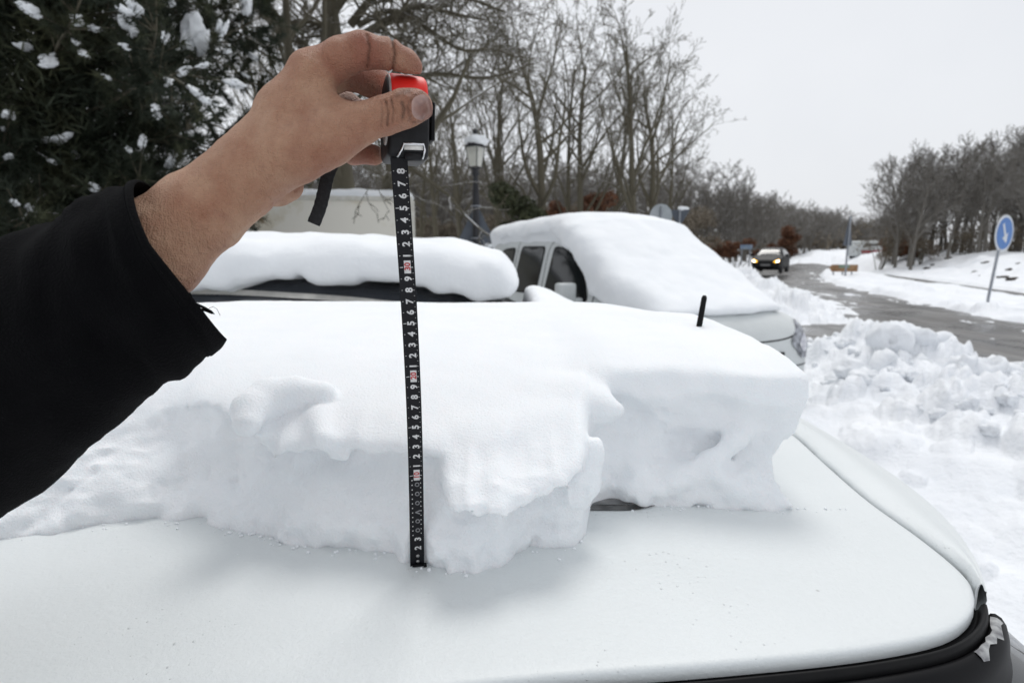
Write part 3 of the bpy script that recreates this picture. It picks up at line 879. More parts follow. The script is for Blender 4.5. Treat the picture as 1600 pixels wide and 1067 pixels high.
def chain_sdf(chain, k=0.006):
    d = None
    for a, b, ra, rb in cones(chain):
        q = cone_sdf(X, Y, Z, a, b, ra, rb); d = q if d is None else smin(d, q, k)
    return d
D = chain_sdf(forearm, 0.012)
for m_ in meta: D = smin(D, chain_sdf(m_, 0.010), 0.016)
D = smin(D, chain_sdf(thenar, 0.010), 0.016)
D = smin(D, chain_sdf(heel, 0.01), 0.012)
D = smin(D, chain_sdf(web), 0.018)
D = smin(D, chain_sdf(thumb, 0.006), 0.006)
D = smin(D, chain_sdf(index_f, 0.005), 0.006)
for f_ in (middle_f, ring_f, little_f): D = smin(D, chain_sdf(f_, 0.005), 0.004)
# knuckle bulges, tendon, wrinkles: pixel polylines give the place of each fold on the skin
U = np.empty(shp, np.float32); W = np.empty(shp, np.float32)
dx, dy, dz = X - EYE.x, Y - EYE.y, Z - EYE.z
dep = dy * CF.y + dz * CF.z
U = 800 + FPX * dx / dep; W = 533.5 - FPX * (dy * CU.y + dz * CU.z) / dep
near = (np.abs(D) < 0.008)
un, wn_, dn = np.broadcast_to(U, shp)[near], np.broadcast_to(W, shp)[near], np.broadcast_to(dep, shp)[near]
Dn = D[near]
def crease(pts, width, depth, dmax=0.47):
    global Dn
    d2 = np.full(un.shape, 1e9, np.float32)
    for (a, b), (c, e) in zip(pts[:-1], pts[1:]):
        L = (c-a)**2 + (e-b)**2
        h = np.clip(((un-a)*(c-a) + (wn_-b)*(e-b)) / L, 0, 1)
        d2 = np.minimum(d2, (un-a-h*(c-a))**2 + (wn_-b-h*(e-b))**2)
    Dn = Dn + 1.35 * depth * np.exp(-d2 / (width * width)) * (dn < dmax)
crease([(573, 55), (578, 75), (574, 104)], 3.0, 0.0016)
crease([(612, 62), (617, 82), (613, 108)], 3.0, 0.0018)
crease([(545, 74), (552, 92), (546, 115)], 6.0, 0.0010)
crease([(508, 92), (522, 112), (529, 136)], 8.0, 0.0011)
crease([(603, 158), (607, 176), (605, 196)], 2.2, 0.0013)
crease([(611, 153), (615, 172), (613, 192)], 2.0, 0.0011)
crease([(596, 160), (598, 178), (595, 198)], 2.2, 0.0009)
crease([(620, 152), (622, 168), (619, 190)], 2.0, 0.0008)
crease([(628, 160), (632, 172), (628, 186)], 3.0, 0.0009)
crease([(586, 160), (588, 180), (584, 200)], 2.5, 0.0006)
crease([(574, 166), (574, 184), (570, 204)], 3.0, 0.0005)
crease([(536, 150), (548, 158), (562, 158)], 4.0, 0.0010)
crease([(405, 300), (425, 315), (440, 318)], 5.0, 0.0010)
crease([(470, 90), (500, 104), (518, 126)], 9.0, -0.0007)                        # tendon to the index
crease([(420, 190), (450, 140), (474, 105)], 9.0, -0.0009)
crease([(640, 146), (636, 165), (643, 190)], 2.5, 0.0007)                         # nail fold
ax_, ay_, az_ = np.nonzero(near)
qx, qy, qz = X[:, 0, 0][ax_], Y[0, :, 0][ay_], Z[0, 0, :][az_]
Dn = Dn + 0.0007 * fbm(qx, qy, qz, 0.016, 2, 0.5, 3) + 0.00018 * fbm(qx, qy, qz, 0.004, 2, 0.6, 5)
D[near] = Dn
# room for what it holds: the skin flattens against the case instead of running through it
rel = [X - CASE.x, Y - CASE.y, Z - CASE.z]
cd = -(rel[0]*nf.x + rel[1]*nf.y + rel[2]*nf.z); cs = rel[0]*ns.x + rel[1]*ns.y + rel[2]*ns.z; ch_ = rel[0]*nup.x + rel[1]*nup.y + rel[2]*nup.z
case_d = smax(smax(np.abs(cs + 0.0006) - 0.0172, np.abs(cd - 0.029) - 0.0300, 0.004), np.abs(ch_) - 0.0335, 0.012)
D = np.maximum(D, -(case_d - 0.0003))

m, n, l, b = new_mat("skin")
tc = n.new("ShaderNodeTexCoord")
def noise_node(scale, detail=5.0, rough=0.6):
    t = n.new("ShaderNodeTexNoise"); t.inputs["Scale"].default_value = scale; t.inputs["Detail"].default_value = detail; t.inputs["Roughness"].default_value = rough
    l.new(tc.outputs["Object"], t.inputs["Vector"]); return t
def mixc(fac, a, bcol, lo_, hi_):
    r = n.new("ShaderNodeMapRange"); r.inputs[1].default_value = lo_; r.inputs[2].default_value = hi_
    l.new(fac, r.inputs[0]); mx = n.new("ShaderNodeMix"); mx.data_type = 'RGBA'
    if isinstance(a, tuple): mx.inputs[6].default_value = (*a, 1)
    else: l.new(a, mx.inputs[6])
    mx.inputs[7].default_value = (*bcol, 1); l.new(r.outputs[0], mx.inputs[0]); return mx.outputs[2]
c1 = mixc(noise_node(26).outputs["Fac"], (0.50, 0.305, 0.200), (0.35, 0.165, 0.10), 0.36, 0.68)
c2 = mixc(noise_node(90, 6).outputs["Fac"], c1, (0.33, 0.165, 0.11), 0.56, 0.85)
att = n.new("ShaderNodeAttribute"); att.attribute_name = "ruddy"
mx = n.new("ShaderNodeMix"); mx.data_type = 'RGBA'; mx.inputs[7].default_value = (0.28, 0.105, 0.068, 1)
l.new(att.outputs["Fac"], mx.inputs[0]); l.new(c2, mx.inputs[6])
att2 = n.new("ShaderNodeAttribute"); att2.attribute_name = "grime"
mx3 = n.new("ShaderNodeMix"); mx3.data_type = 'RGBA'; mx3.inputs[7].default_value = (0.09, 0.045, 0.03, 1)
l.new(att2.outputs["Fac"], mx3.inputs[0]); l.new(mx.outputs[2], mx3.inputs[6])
vs_ = n.new("ShaderNodeTexVoronoi"); vs_.inputs["Scale"].default_value = 60; l.new(tc.outputs["Object"], vs_.inputs["Vector"])
fr_ = n.new("ShaderNodeMapRange"); fr_.inputs[1].default_value = 0.075; fr_.inputs[2].default_value = 0.03; l.new(vs_.outputs["Distance"], fr_.inputs[0])
sc2 = n.new("ShaderNodeSeparateColor"); l.new(vs_.outputs["Color"], sc2.inputs[0])
gt = n.new("ShaderNodeMath"); gt.operation = 'GREATER_THAN'; gt.inputs[1].default_value = 0.86; l.new(sc2.outputs[1], gt.inputs[0])
mm = n.new("ShaderNodeMath"); mm.operation = 'MULTIPLY'; l.new(fr_.outputs[0], mm.inputs[0]); l.new(gt.outputs[0], mm.inputs[1])
mx4 = n.new("ShaderNodeMix"); mx4.data_type = 'RGBA'; mx4.inputs[7].default_value = (0.16, 0.08, 0.055, 1)
l.new(mm.outputs[0], mx4.inputs[0]); l.new(mx3.outputs[2], mx4.inputs[6]); l.new(mx4.outputs[2], b.inputs["Base Color"])
b.inputs["Roughness"].default_value = 0.52
b.inputs["Specular IOR Level"].default_value = 0.35
b.inputs["Subsurface Weight"].default_value = 0.12
b.inputs["Subsurface Radius"].default_value = (1.0, 0.35, 0.2)
b.inputs["Subsurface Scale"].default_value = 0.004
nb = noise_node(300, 5, 0.7); vb = n.new("ShaderNodeTexVoronoi"); vb.inputs["Scale"].default_value = 900; l.new(tc.outputs["Object"], vb.inputs["Vector"])
wv = n.new("ShaderNodeTexNoise"); wv.inputs["Scale"].default_value = 1.0; wv.inputs["Detail"].default_value = 4.0; wv.inputs["Distortion"].default_value = 0.6
wm = n.new("ShaderNodeMapping"); wm.inputs["Rotation"].default_value = (0, math.radians(-42), 0); wm.inputs["Scale"].default_value = (420, 90, 70)
l.new(tc.outputs["Object"], wm.inputs["Vector"]); l.new(wm.outputs[0], wv.inputs["Vector"])
ad0 = n.new("ShaderNodeMath"); ad0.operation = 'ADD'; l.new(nb.outputs["Fac"], ad0.inputs[0]); l.new(wv.outputs["Fac"], ad0.inputs[1])
ad = n.new("ShaderNodeMath"); ad.operation = 'ADD'; l.new(ad0.outputs[0], ad.inputs[0]); vbm = n.new("ShaderNodeMath"); vbm.operation = 'MULTIPLY'; vbm.inputs[1].default_value = 0.45; l.new(vb.outputs["Distance"], vbm.inputs[0]); l.new(vbm.outputs[0], ad.inputs[1])
bp = n.new("ShaderNodeBump"); bp.inputs["Strength"].default_value = 1.0; bp.inputs["Distance"].default_value = 0.0024
l.new(ad.outputs[0], bp.inputs["Height"]); l.new(bp.outputs["Normal"], b.inputs["Normal"])
M["skin"] = m
V, Q = surface_nets(D.astype(np.float32), lo, Hh)
del D, U, W, case_d, cd, cs, ch_, rel
Vd = V - np.array(EYE)
dep_v = Vd[:, 1] * CF.y + Vd[:, 2] * CF.z
pu = 800 + FPX * Vd[:, 0] / dep_v; pv = 533.5 - FPX * (Vd[:, 1] * CU.y + Vd[:, 2] * CU.z) / dep_v
def chain_w(chain, r):
    w = np.zeros(len(V))
    for a, b_, ra, rb in cones(chain): w = np.maximum(w, sstep(r, 0.0, cone_sdf(V[:, 0], V[:, 1], V[:, 2], a, b_, ra, rb)))
    return w
ruddy = np.clip(0.9 * chain_w(index_f[1:], 0.012) + 0.85 * np.maximum(np.maximum(chain_w(middle_f[1:], .01), chain_w(ring_f[1:], .01)), chain_w(little_f[1:], .01)) + 0.30 * chain_w(thumb[1:], 0.008), 0, 0.85)
ruddy = np.clip(ruddy + 0.24 * sstep(400, 520, pu) * sstep(0.47, 0.44, dep_v), 0, 0.9)
ruddy = ruddy * (0.75 + 0.4 * fbm(V[:, 0], V[:, 1], V[:, 2], 0.02, 2, 0.5, 14))
def line_w(pts, width, dmax=0.47):
    d2 = np.full(len(V), 1e9)
    for (a, b_), (c, e) in zip(pts[:-1], pts[1:]):
        L = (c-a)**2 + (e-b_)**2; h = np.clip(((pu-a)*(c-a) + (pv-b_)*(e-b_)) / L, 0, 1)
        d2 = np.minimum(d2, (pu-a-h*(c-a))**2 + (pv-b_-h*(e-b_))**2)
    return np.exp(-d2 / width**2) * (dep_v < dmax)
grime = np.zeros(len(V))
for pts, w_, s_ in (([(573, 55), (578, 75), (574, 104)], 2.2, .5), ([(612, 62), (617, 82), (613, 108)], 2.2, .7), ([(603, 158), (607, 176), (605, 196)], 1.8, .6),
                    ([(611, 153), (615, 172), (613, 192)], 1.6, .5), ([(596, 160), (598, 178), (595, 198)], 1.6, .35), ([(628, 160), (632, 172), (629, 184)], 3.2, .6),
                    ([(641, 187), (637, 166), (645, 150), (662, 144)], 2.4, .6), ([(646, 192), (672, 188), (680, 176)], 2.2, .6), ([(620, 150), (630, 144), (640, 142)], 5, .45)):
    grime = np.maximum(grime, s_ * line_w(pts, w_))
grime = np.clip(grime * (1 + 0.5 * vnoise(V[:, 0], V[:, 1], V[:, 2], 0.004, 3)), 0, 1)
me = np_mesh("hand_and_forearm", V - np.array(person.location), Q)
for nm_, arr in (("ruddy", ruddy), ("grime", grime)):
    at = me.attributes.new(nm_, 'FLOAT', 'POINT')
    if len(me.vertices) == len(arr): at.data.foreach_set("value", arr.astype(np.float32))
arm = link("hand_and_forearm", me, M["skin"], person)
sm_ = arm.modifiers.new("smooth", 'SMOOTH'); sm_.factor = 0.5; sm_.iterations = 2
# thumb nail
bvh = BVHTree.FromPolygons([tuple(v) for v in V], [tuple(q) for q in Q])
nail = [(642, 168), (642, 158), (647, 151), (655, 147), (664, 147), (671, 152), (675, 160), (677, 170), (677, 180), (672, 186), (662, 189), (652, 189), (645, 183), (642, 176)]
cn = np.mean(nail, 0); verts = []; faces = []
nr = 6
nail_s = spline(nail + [nail[0]], 41)[:-1]
for k in range(nr + 1):
    f = k / nr
    for q in nail_s:
        p = cn + (q - cn) * f
        d = ray(*p).normalized(); hit = bvh.ray_cast(EYE, d)
        h = hit[0] if hit[0] is not None else EYE + d * 0.41
        nrm = hit[1] if hit[1] is not None else -d
        verts.append(Vector(h) - d * (0.0009 * (1 - 0.75 * f ** 4)) - person.location)
nq = len(nail_s)
for k in range(nr):
    for j in range(nq): faces.append((k * nq + j, k * nq + (j + 1) % nq, (k + 1) * nq + (j + 1) % nq, (k + 1) * nq + j))
bm = bmesh.new(); bv = [bm.verts.new(v) for v in verts]
for f in faces:
    if len(set(f)) == 4: bm.faces.new([bv[i] for i in f])
bmesh.ops.remove_doubles(bm, verts=bm.verts, dist=1e-6)
me = bm_mesh("thumbnail", bm)
M["nail"] = mat("nail", (0.40, 0.255, 0.215), 0.25, (0.27, 0.17, 0.15), 120, bump=0.25, bump_scale=500, bump_dist=0.0004, coat=0.15, subs=0.15, subs_r=(1, .5, .4), subs_scale=0.003)
no = link("thumbnail", me, M["nail"], arm)
sm_ = no.modifiers.new("smooth", 'SMOOTH'); sm_.factor = 0.5; sm_.iterations = 6

# black fleece sleeve: rings from the cuff back to the elbow
ringspec = [((233, 289), (348, 528), .418, 16), ((222, 291), (338, 545), .418, 15), ((205, 297), (318, 560), .417, 14), ((186, 304), (296, 576), .416, 14), ((140, 326), (245, 612), .413, 12), ((82, 353), (182, 660), .408, 10),
            ((0, 387), (95, 740), .400, 8), ((-120, 440), (-15, 825), .39, 4), ((-300, 545), (-170, 960), .37, 0), ((-520, 690), (-380, 1110), .34, 0), ((-760, 860), (-620, 1300), .31, 0)]
cent, half_, depr, bul = [], [], [], []
NR, NT = 90, 72
cp = np.array([[a[0], a[1], b_[0], b_[1], d, g] for a, b_, d, g in ringspec], float)
cs_ = spline(cp, NR)
A = []
for i, (ax0, ay0, bx0, by0, d, g) in enumerate(cs_):
    pa_, pb_ = P(ax0, ay0, d), P(bx0, by0, d)
    c = (pa_ + pb_) / 2; e1 = (pa_ - pb_) / 2; R_ = e1.length
    nxt = cs_[min(i + 1, NR - 1)]; prv = cs_[max(i - 1, 0)]
    axis = (P((prv[0] + prv[2]) / 2, (prv[1] + prv[3]) / 2, prv[4]) - P((nxt[0] + nxt[2]) / 2, (nxt[1] + nxt[3]) / 2, nxt[4])).normalized()
    e2 = axis.cross(e1).normalized()
    if e2.dot(EYE - c) < 0: e2 = -e2
    row = []
    for k in range(NT):
        a = 2 * math.pi * k / NT
        v = c + e1 * math.cos(a) + e2 * (R_ * 0.80 * math.sin(a)) + axis * ((g * (1 + 1.6 * max(0.0, -math.cos(a))) if math.sin(a) > 0 else 70 * (1 - min(i / 30, 1))) * d / FPX * math.sin(a))
        t_ = i / (NR - 1)
        wr = 0.0
        if i > 6:
            w_ = min((i - 6) / 8, 1.0)
            fold = math.sin((i * 0.30 + 2.2 * math.cos(a + 0.5) + 1.5 * float(vnoise(i * 0.05, math.cos(a), math.sin(a), 0.7, 2))) * 1.3)
            wr = w_ * (0.0016 * fold + 0.0028 * float(fbm(i * 0.012, math.cos(a) * 0.05, math.sin(a) * 0.05, 0.045, 3, 0.5, 4)))
        if 1 <= i <= 5: wr += 0.0010
        if i in (6, 7): wr -= 0.0007
        row.append(v + (v - c).normalized() * wr - person.location)
    A.append(row)
inner = []
for off_i, ins_ in ((0, 0.0012), (1, 0.0022), (4, 0.0026), (10, 0.0028)):
    row = []
    for k in range(NT):
        v = A[off_i][k]; c = sum((A[off_i][j] for j in range(NT)), Vector()) / NT
        row.append(v + (c - v).normalized() * ins_)
    inner.append(row)
rows = inner[::-1] + A
c_end = sum(A[-1], Vector()) / NT
rows += [[v.lerp(c_end, 0.35) for v in A[-1]], [v.lerp(c_end, 0.98) for v in A[-1]]]
arr = np.array([[tuple(v) for v in r] for r in rows])                     # (rows, NT, 3)
rr_ = arr.transpose(1, 0, 2)
# torn corner of the cuff: drag the lowest rim outward
rim_rows = range(0, 10)
M["fleece"] = mat("black_fleece", (0.0022, 0.0022, 0.0027), 0.95, (0.0048, 0.0048, 0.0054), 30, bump=0.9, bump_scale=650, bump_dist=0.0012, sheen=0.02, spec=0.03, lo=0.3, hi=0.9)
tipw = P(357, 531, 0.418) - person.location
for i in range(len(rows)):
    for k in range(NT):
        v = Vector(rr_[k, i]); a = 2 * math.pi * k / NT
        j = i - 4
        if -4 <= j <= 4:
            w_ = max(0, math.cos(a - math.pi)) ** 14 * (1 - max(j, 0) / 5.0)
            rr_[k, i] = v.lerp(tipw, 0.75 * w_)
me = np_mesh("sleeve", rr_.reshape(-1, 3), grid_faces(NT, len(rows), True))
sleeve = link("sleeve", me, M["fleece"], person)
# hem stitching and a loose thread
for fi in (5,):
    bm = bmesh.new()
    pts = [Vector(rr_[k % NT, 4 + fi + 1]) for k in range(NT + 1)]; c = sum(pts, Vector()) / len(pts)
    add_tube(bm, [p + (p - c).normalized() * 0.0004 for p in pts], 0.0005, 5, cap=False)
    link("hem_stitch", bm_mesh("hem_stitch", bm), M["fleece"], sleeve)
bm = bmesh.new()
for pts in ([(304, 474), (318, 480), (330, 486), (335, 491)], [(306, 482), (322, 485), (332, 490)], [(324, 483), (333, 479), (339, 483), (344, 493)]):
    add_tube(bm, [P(a, b_, 0.40) - person.location for a, b_ in pts], [0.0012, 0.0010, 0.0006, 0.0003][:len(pts)] if pts[0][0] != 324 else 0.00015, 5)
link("frayed_thread", bm_mesh("frayed_thread", bm), M["fleece"], sleeve)
# ------------------------------------------------------------------ snowy ground, roads, ploughed banks
rc_y = np.array([-300, -40, 0, 10, 18, 26, 34, 42, 55, 80, 140, 600.0])
rc_x = np.array([7.5, 7.5, 7.8, 8.2, 9.3, 11.6, 14.8, 19, 28, 50, 110, 600.0])
RCY = np.linspace(-300, 600, 1801)
RCX = np.interp(RCY, rc_y, rc_x)
kk = np.hanning(21); kk /= kk.sum()
RCX = np.convolve(np.pad(RCX, 10, mode='edge'), kk, 'valid')
def road_x(y): return np.interp(y, RCY, RCX)
ROAD_W = 3.25
def road_d(x, y):
    sl = (road_x(y + 0.5) - road_x(y - 0.5))
    return (x - road_x(y)) / np.sqrt(1 + sl * sl)             # signed distance, + to the right
def lane_d(x, y): return (x - (12.2 + 0.31 * y)) / 1.047      # second, narrow carriageway beyond the verge

rs = np.random.RandomState(12)
LUMPS = []
def lumps_along(n, yr, dr, rr, hr):
    for _ in range(n):
        y = rs.uniform(*yr); d = rs.uniform(*dr); r = rs.uniform(*rr) * (1 if rs.rand() > 0.15 else 1.6)
        LUMPS.append((float(road_x(y)) + d, y, r, rs.uniform(*hr) * r))
lumps_along(520, (1.2, 7.4), (-5.0, -2.9), (0.05, 0.17), (0.5, 1.1))
lumps_along(420, (13, 30), (-5.2, -0.4), (0.08, 0.30), (0.4, 0.9))
lumps_along(90, (8, 40), (3.2, 6), (0.08, 0.3), (0.2, 0.6))
for _ in range(420):
    LUMPS.append((rs.uniform(1.0, 4.2), rs.uniform(0.2, 7.0), rs.uniform(0.05, 0.2), rs.uniform(0.01, 0.07)))
def ground_h(x, y):
    x = np.asarray(x, float); y = np.asarray(y, float)
    d = road_d(x, y); l2 = lane_d(x, y)
    h = 0.16 + 0.05 * fbm(x, y, 0.0, 3.0, 3, 0.5, 2) + 0.025 * fbm(x, y, 0.0, 0.6, 3, 0.55, 4)
    edge = 0.35 * fbm(x, y, 0.0, 1.6, 3, 0.55, 6)
    on = sstep(ROAD_W + 0.35, ROAD_W - 0.15, np.abs(d) + edge)
    slush = -0.10 + 0.085 * fbm(x * 1.6, y * 0.6, 0.0, 0.8, 4, 0.6, 9) + 0.05 * sstep(1.2, 3.2, np.abs(d)) 
    h = h * (1 - on) + slush * on
    # ploughed bank on the parking side, high beside the cars, open at the driveway, lower farther on
    a = np.interp(y, [-6, 0.5, 2.5, 4.2, 5.6, 6.3, 7.0, 8.3, 11.5, 12.8, 14.5, 18, 24, 30, 36, 60], [0.3, .42, .42, .42, .50, .46, .15, .0, .0, .15, .58, .66, .70, .62, .30, .2])
    cb = np.interp(y, [0, 8, 11, 14, 18, 23, 28, 33, 40], [-4.1, -4.1, -3.6, -2.3, -1.5, -1.6, -2.6, -3.8, -4.2]); wb_ = np.interp(y, [0, 8, 12, 16, 24, 34], [.95, .95, 1.4, 1.7, 1.7, 1.0])
    bank = np.exp(-(((d - cb) / wb_) ** 2)); bank = np.maximum(bank, sstep(6.5, 4.0, np.abs(d)) * (d < cb) * sstep(12.5, 15, y) * sstep(40, 30, y) * .8)
    h = h + a * bank * (1 + 0.28 * fbm(x, y, 0.0, 0.7, 3, 0.6, 15)) * (1 - 0.75 * on * sstep(13.5, 12, y))
    # driveway trodden to slush between the bank's two ends
    dv = sstep(6.7, 7.5, y) * sstep(13.6, 12.2, y) * sstep(2.4, 3.8, x) * sstep(1.2, -0.2, d + 2.6)
    h = h * (1 - dv) + dv * (-0.015 + 0.075 * fbm(x * 0.8, y * 1.5, 0.0, 0.8, 4, 0.6, 19))
    # trampled hollow beside the cars
    h = h + 0.10 * sstep(1.0, 2.2, x) * sstep(4.6, 3.0, x) * sstep(7.5, 6.0, y) * (0.6 + fbm(x, y, 0, 0.9, 3, 0.5, 22))
    # far lane cut into the verge, bank with the wood on top behind it
    cut = sstep(0.95, 0.6, np.abs(l2 + 0.12 * fbm(x, y, 0, 1.5, 2, 0.5, 25)))
    h = h * (1 - cut) - 0.05 * cut
    hb = sstep(1.0, 6.5, l2)
    h = h + hb * (1.15 + 0.35 * fbm(x, y, 0, 3.5, 3, 0.5, 27)) + hb * (1 - hb) * 1.1 * fbm(x, y, 0, 1.3, 3, 0.6, 28)
    h = h + 0.02 * sstep(2.0, 40, -d) * np.clip(-d, 0, 40) + 0.25 * sstep(20, 60, y) * (1 - on) * 0.4
    return h
def angs(a, b, s): return np.arange(a, b, s)
th = np.radians(np.concatenate([angs(-180, -60, 2.5), angs(-60, 5, 0.5), angs(5, 20, 0.2), angs(20, 48, 0.085), angs(48, 60, 0.4), angs(60, 180, 2.5)]))   # clockwise from +Y
rad = [0.3]
while rad[-1] < 900: rad.append(rad[-1] * (1.10 if rad[-1] < 1.3 else (1.0105 if rad[-1] < 45 else 1.06)))
rad = np.array(rad)
T_, R_ = np.meshgrid(th, rad, indexing='ij')
gx = R_ * np.sin(T_); gy = R_ * np.cos(T_)
gz = ground_h(gx, gy)
flat = np.stack([gx.ravel(), gy.ravel()], 1); gzr = gz.ravel()
fine = np.where((flat[:, 1] > 0) & (flat[:, 1] < 42) & (flat[:, 0] > 0.5) & (flat[:, 0] < 24))[0]
fxy = flat[fine]; order = np.argsort(fxy[:, 1]); fine = fine[order]; fxy = fxy[order]
gadd = np.zeros(len(gzr))
for lx, ly, lr, lh in LUMPS:
    i0, i1 = np.searchsorted(fxy[:, 1], [ly - lr, ly + lr])
    s = fxy[i0:i1]; q = ((s[:, 0] - lx) ** 2 + (s[:, 1] - ly) ** 2) / lr ** 2
    w = np.sqrt(np.clip(1 - q, 0, 1))
    gadd[fine[i0:i1]] = np.maximum(gadd[fine[i0:i1]], lh * w * (0.8 + 0.35 * vnoise(s[:, 0], s[:, 1], 0, 0.05, 3)))
gzr += gadd
# keep the ground low under the parked vehicles
for cx, cy_, rx_, ry_, a_ in ((-0.95, CY, 2.3, 1.0, 0.0), (-1.0, 3.5, 2.6, 1.1, 0.0)):
    inside = (np.abs(gx - cx) < rx_) & (np.abs(gy - cy_) < ry_)
    gzr[inside.ravel()] = np.minimum(gzr[inside.ravel()], 0.08)
V = np.column_stack([gx.ravel(), gy.ravel(), gzr])
F = grid_faces(len(th), len(rad), True)
# close the centre
V = np.vstack([V, [[0, 0, 0.1]]])
me = np_mesh("ground", V, F[:, ::-1])
ground = tag(link("ground", me, M["snow_far"]), kind="structure")
def strip_sheet(name, xy_l, xy_r, z, material):
    A = np.array([[(*a, z), (*b_, z)] for a, b_ in zip(xy_l, xy_r)])
    o = link(name, np_mesh(name, A.reshape(-1, 3), grid_faces(len(A), 2)), material)
    return tag(o, kind="structure")
m, n, l, b = new_mat("wet_asphalt")
tc = n.new("ShaderNodeTexCoord")
mp = n.new("ShaderNodeMapping"); mp.inputs["Scale"].default_value = (1.0, 0.12, 1.0); l.new(tc.outputs["Object"], mp.inputs["Vector"])
t1 = n.new("ShaderNodeTexNoise"); t1.inputs["Scale"].default_value = 1.3; t1.inputs["Detail"].default_value = 8; t1.inputs["Roughness"].default_value = 0.7; l.new(mp.outputs[0], t1.inputs["Vector"])
t2 = n.new("ShaderNodeTexNoise"); t2.inputs["Scale"].default_value = 0.7; t2.inputs["Detail"].default_value = 6; l.new(tc.outputs["Object"], t2.inputs["Vector"])
r1 = n.new("ShaderNodeValToRGB"); e = r1.color_ramp.elements
e[0].position = 0.36; e[0].color = (0.055, 0.053, 0.05, 1); e[1].position = 0.62; e[1].color = (0.17, 0.165, 0.16, 1)
x_ = e.new(0.74); x_.color = (0.42, 0.42, 0.43, 1)
l.new(t1.outputs["Fac"], r1.inputs["Fac"]); l.new(r1.outputs["Color"], b.inputs["Base Color"])
r2 = n.new("ShaderNodeMapRange"); r2.inputs[1].default_value = 0.4; r2.inputs[2].default_value = 0.62; r2.inputs[3].default_value = 0.16; r2.inputs[4].default_value = 0.6
l.new(t2.outputs["Fac"], r2.inputs[0]); l.new(r2.outputs[0], b.inputs["Roughness"])
bn = n.new("ShaderNodeTexNoise"); bn.inputs["Scale"].default_value = 40; l.new(tc.outputs["Object"], bn.inputs["Vector"])
bp = n.new("ShaderNodeBump"); bp.inputs["Strength"].default_value = 0.3; bp.inputs["Distance"].default_value = 0.01; l.new(bn.outputs["Fac"], bp.inputs["Height"]); l.new(bp.outputs["Normal"], b.inputs["Normal"])
M["asphalt"] = m
ys = np.arange(-40, 160, 0.5)
strip_sheet("road", [(float(road_x(y)) - 6.2, y) for y in ys], [(float(road_x(y)) + 3.9, y) for y in ys], 0.0, M["asphalt"])
ys2 = np.arange(-20, 90, 1.0)
strip_sheet("side_road", [(12.2 + .31 * y - 1.1, y) for y in ys2], [(12.2 + .31 * y + 1.1, y) for y in ys2], 0.004, M["asphalt"])
strip_sheet("parking_ground", [(-8, y) for y in np.arange(-3, 7.6, 0.5)], [(1.2, y) for y in np.arange(-3, 7.6, 0.5)], -0.004, M["asphalt"])

def gh(x, y): return float(ground_h(np.array([x]), np.array([y]))[0])

# loose ploughed chunks on the bank crest
ico = bmesh.new(); bmesh.ops.create_icosphere(ico, subdivisions=3, radius=1.0)
IV = np.array([v.co[:] for v in ico.verts]); IF = np.array([[v.index for v in f.verts] for f in ico.faces]); ico.free()
VV, FF = [], []; base = 0
def chunk(x, y, z, r, sq, seed):
    global base
    nrm = 1 + 0.5 * fbm(IV[:, 0], IV[:, 1], IV[:, 2], 0.85, 4, 0.6, seed)
    ca, sa = math.cos(seed), math.sin(seed)
    p = IV * nrm[:, None] * r * np.array([1, 0.85, sq])
    p = np.column_stack([p[:, 0] * ca - p[:, 1] * sa, p[:, 0] * sa + p[:, 1] * ca, p[:, 2]])
    VV.append(p + np.array([x, y, z])); FF.append(IF + base); base += len(IV)
clumps = [(1385, 540, 5.6, 62), (1418, 528, 5.7, 60), (1450, 545, 5.7, 52), (1405, 575, 5.5, 60), (1440, 590, 5.4, 60), (1466, 570, 5.6, 40), (1378, 580, 5.4, 50), (1425, 620, 5.2, 60),
          (1512, 575, 4.9, 46), (1540, 580, 4.9, 50), (1570, 590, 4.9, 46), (1500, 600, 4.8, 44), (1545, 620, 4.7, 60), (1595, 600, 4.8, 50), (1625, 590, 4.8, 60), (1480, 640, 4.8, 50), (1350, 600, 5.2, 46), (1330, 585, 5.4, 36)]
for k, (a, b_, d, rpx) in enumerate(clumps):
    w = P(a, b_, d); r = rpx * 0.52 * d / FPX
    g0 = gh(w.x, w.y)
    zc = w.z
    chunk(w.x, w.y, zc, r, 0.95, k + 1)
    if zc - r > g0:                                       # stands on a heap down to the ground
        chunk(w.x, w.y + 0.1, (zc + g0) / 2 - 0.1, max(r * 1.4, (zc - g0) * 0.75), 1.1, k + 50)
for k in range(240):
    y = rs.uniform(1.6, 7.2); x = float(road_x(y)) + rs.uniform(-4.9, -3.1); r = rs.uniform(0.02, 0.07)
    chunk(x, y, gh(x, y) + r * 0.3 + 0.03, r, 0.8, k + 100)
for k in range(120):
    y = rs.uniform(8, 28); x = float(road_x(y)) + rs.uniform(-5.2, -2.4); r = rs.uniform(0.03, 0.12)
    chunk(x, y, max(gh(x, y), 0.0) + r * 0.3, r, 0.7, k + 300)
for k in range(40):
    y = rs.uniform(8, 11); x = rs.uniform(4.0, 6.8); r = rs.uniform(0.02, 0.06)
    chunk(x, y, max(gh(x, y), 0.0) + r * 0.3, r, 0.6, k + 600)
o = link("snow_chunks", np_mesh("snow_chunks", np.concatenate(VV), np.concatenate(FF)), M["snow_far"])
tag(o, "loose lumps of ploughed snow heaped along the wet road", "snow", kind="stuff")

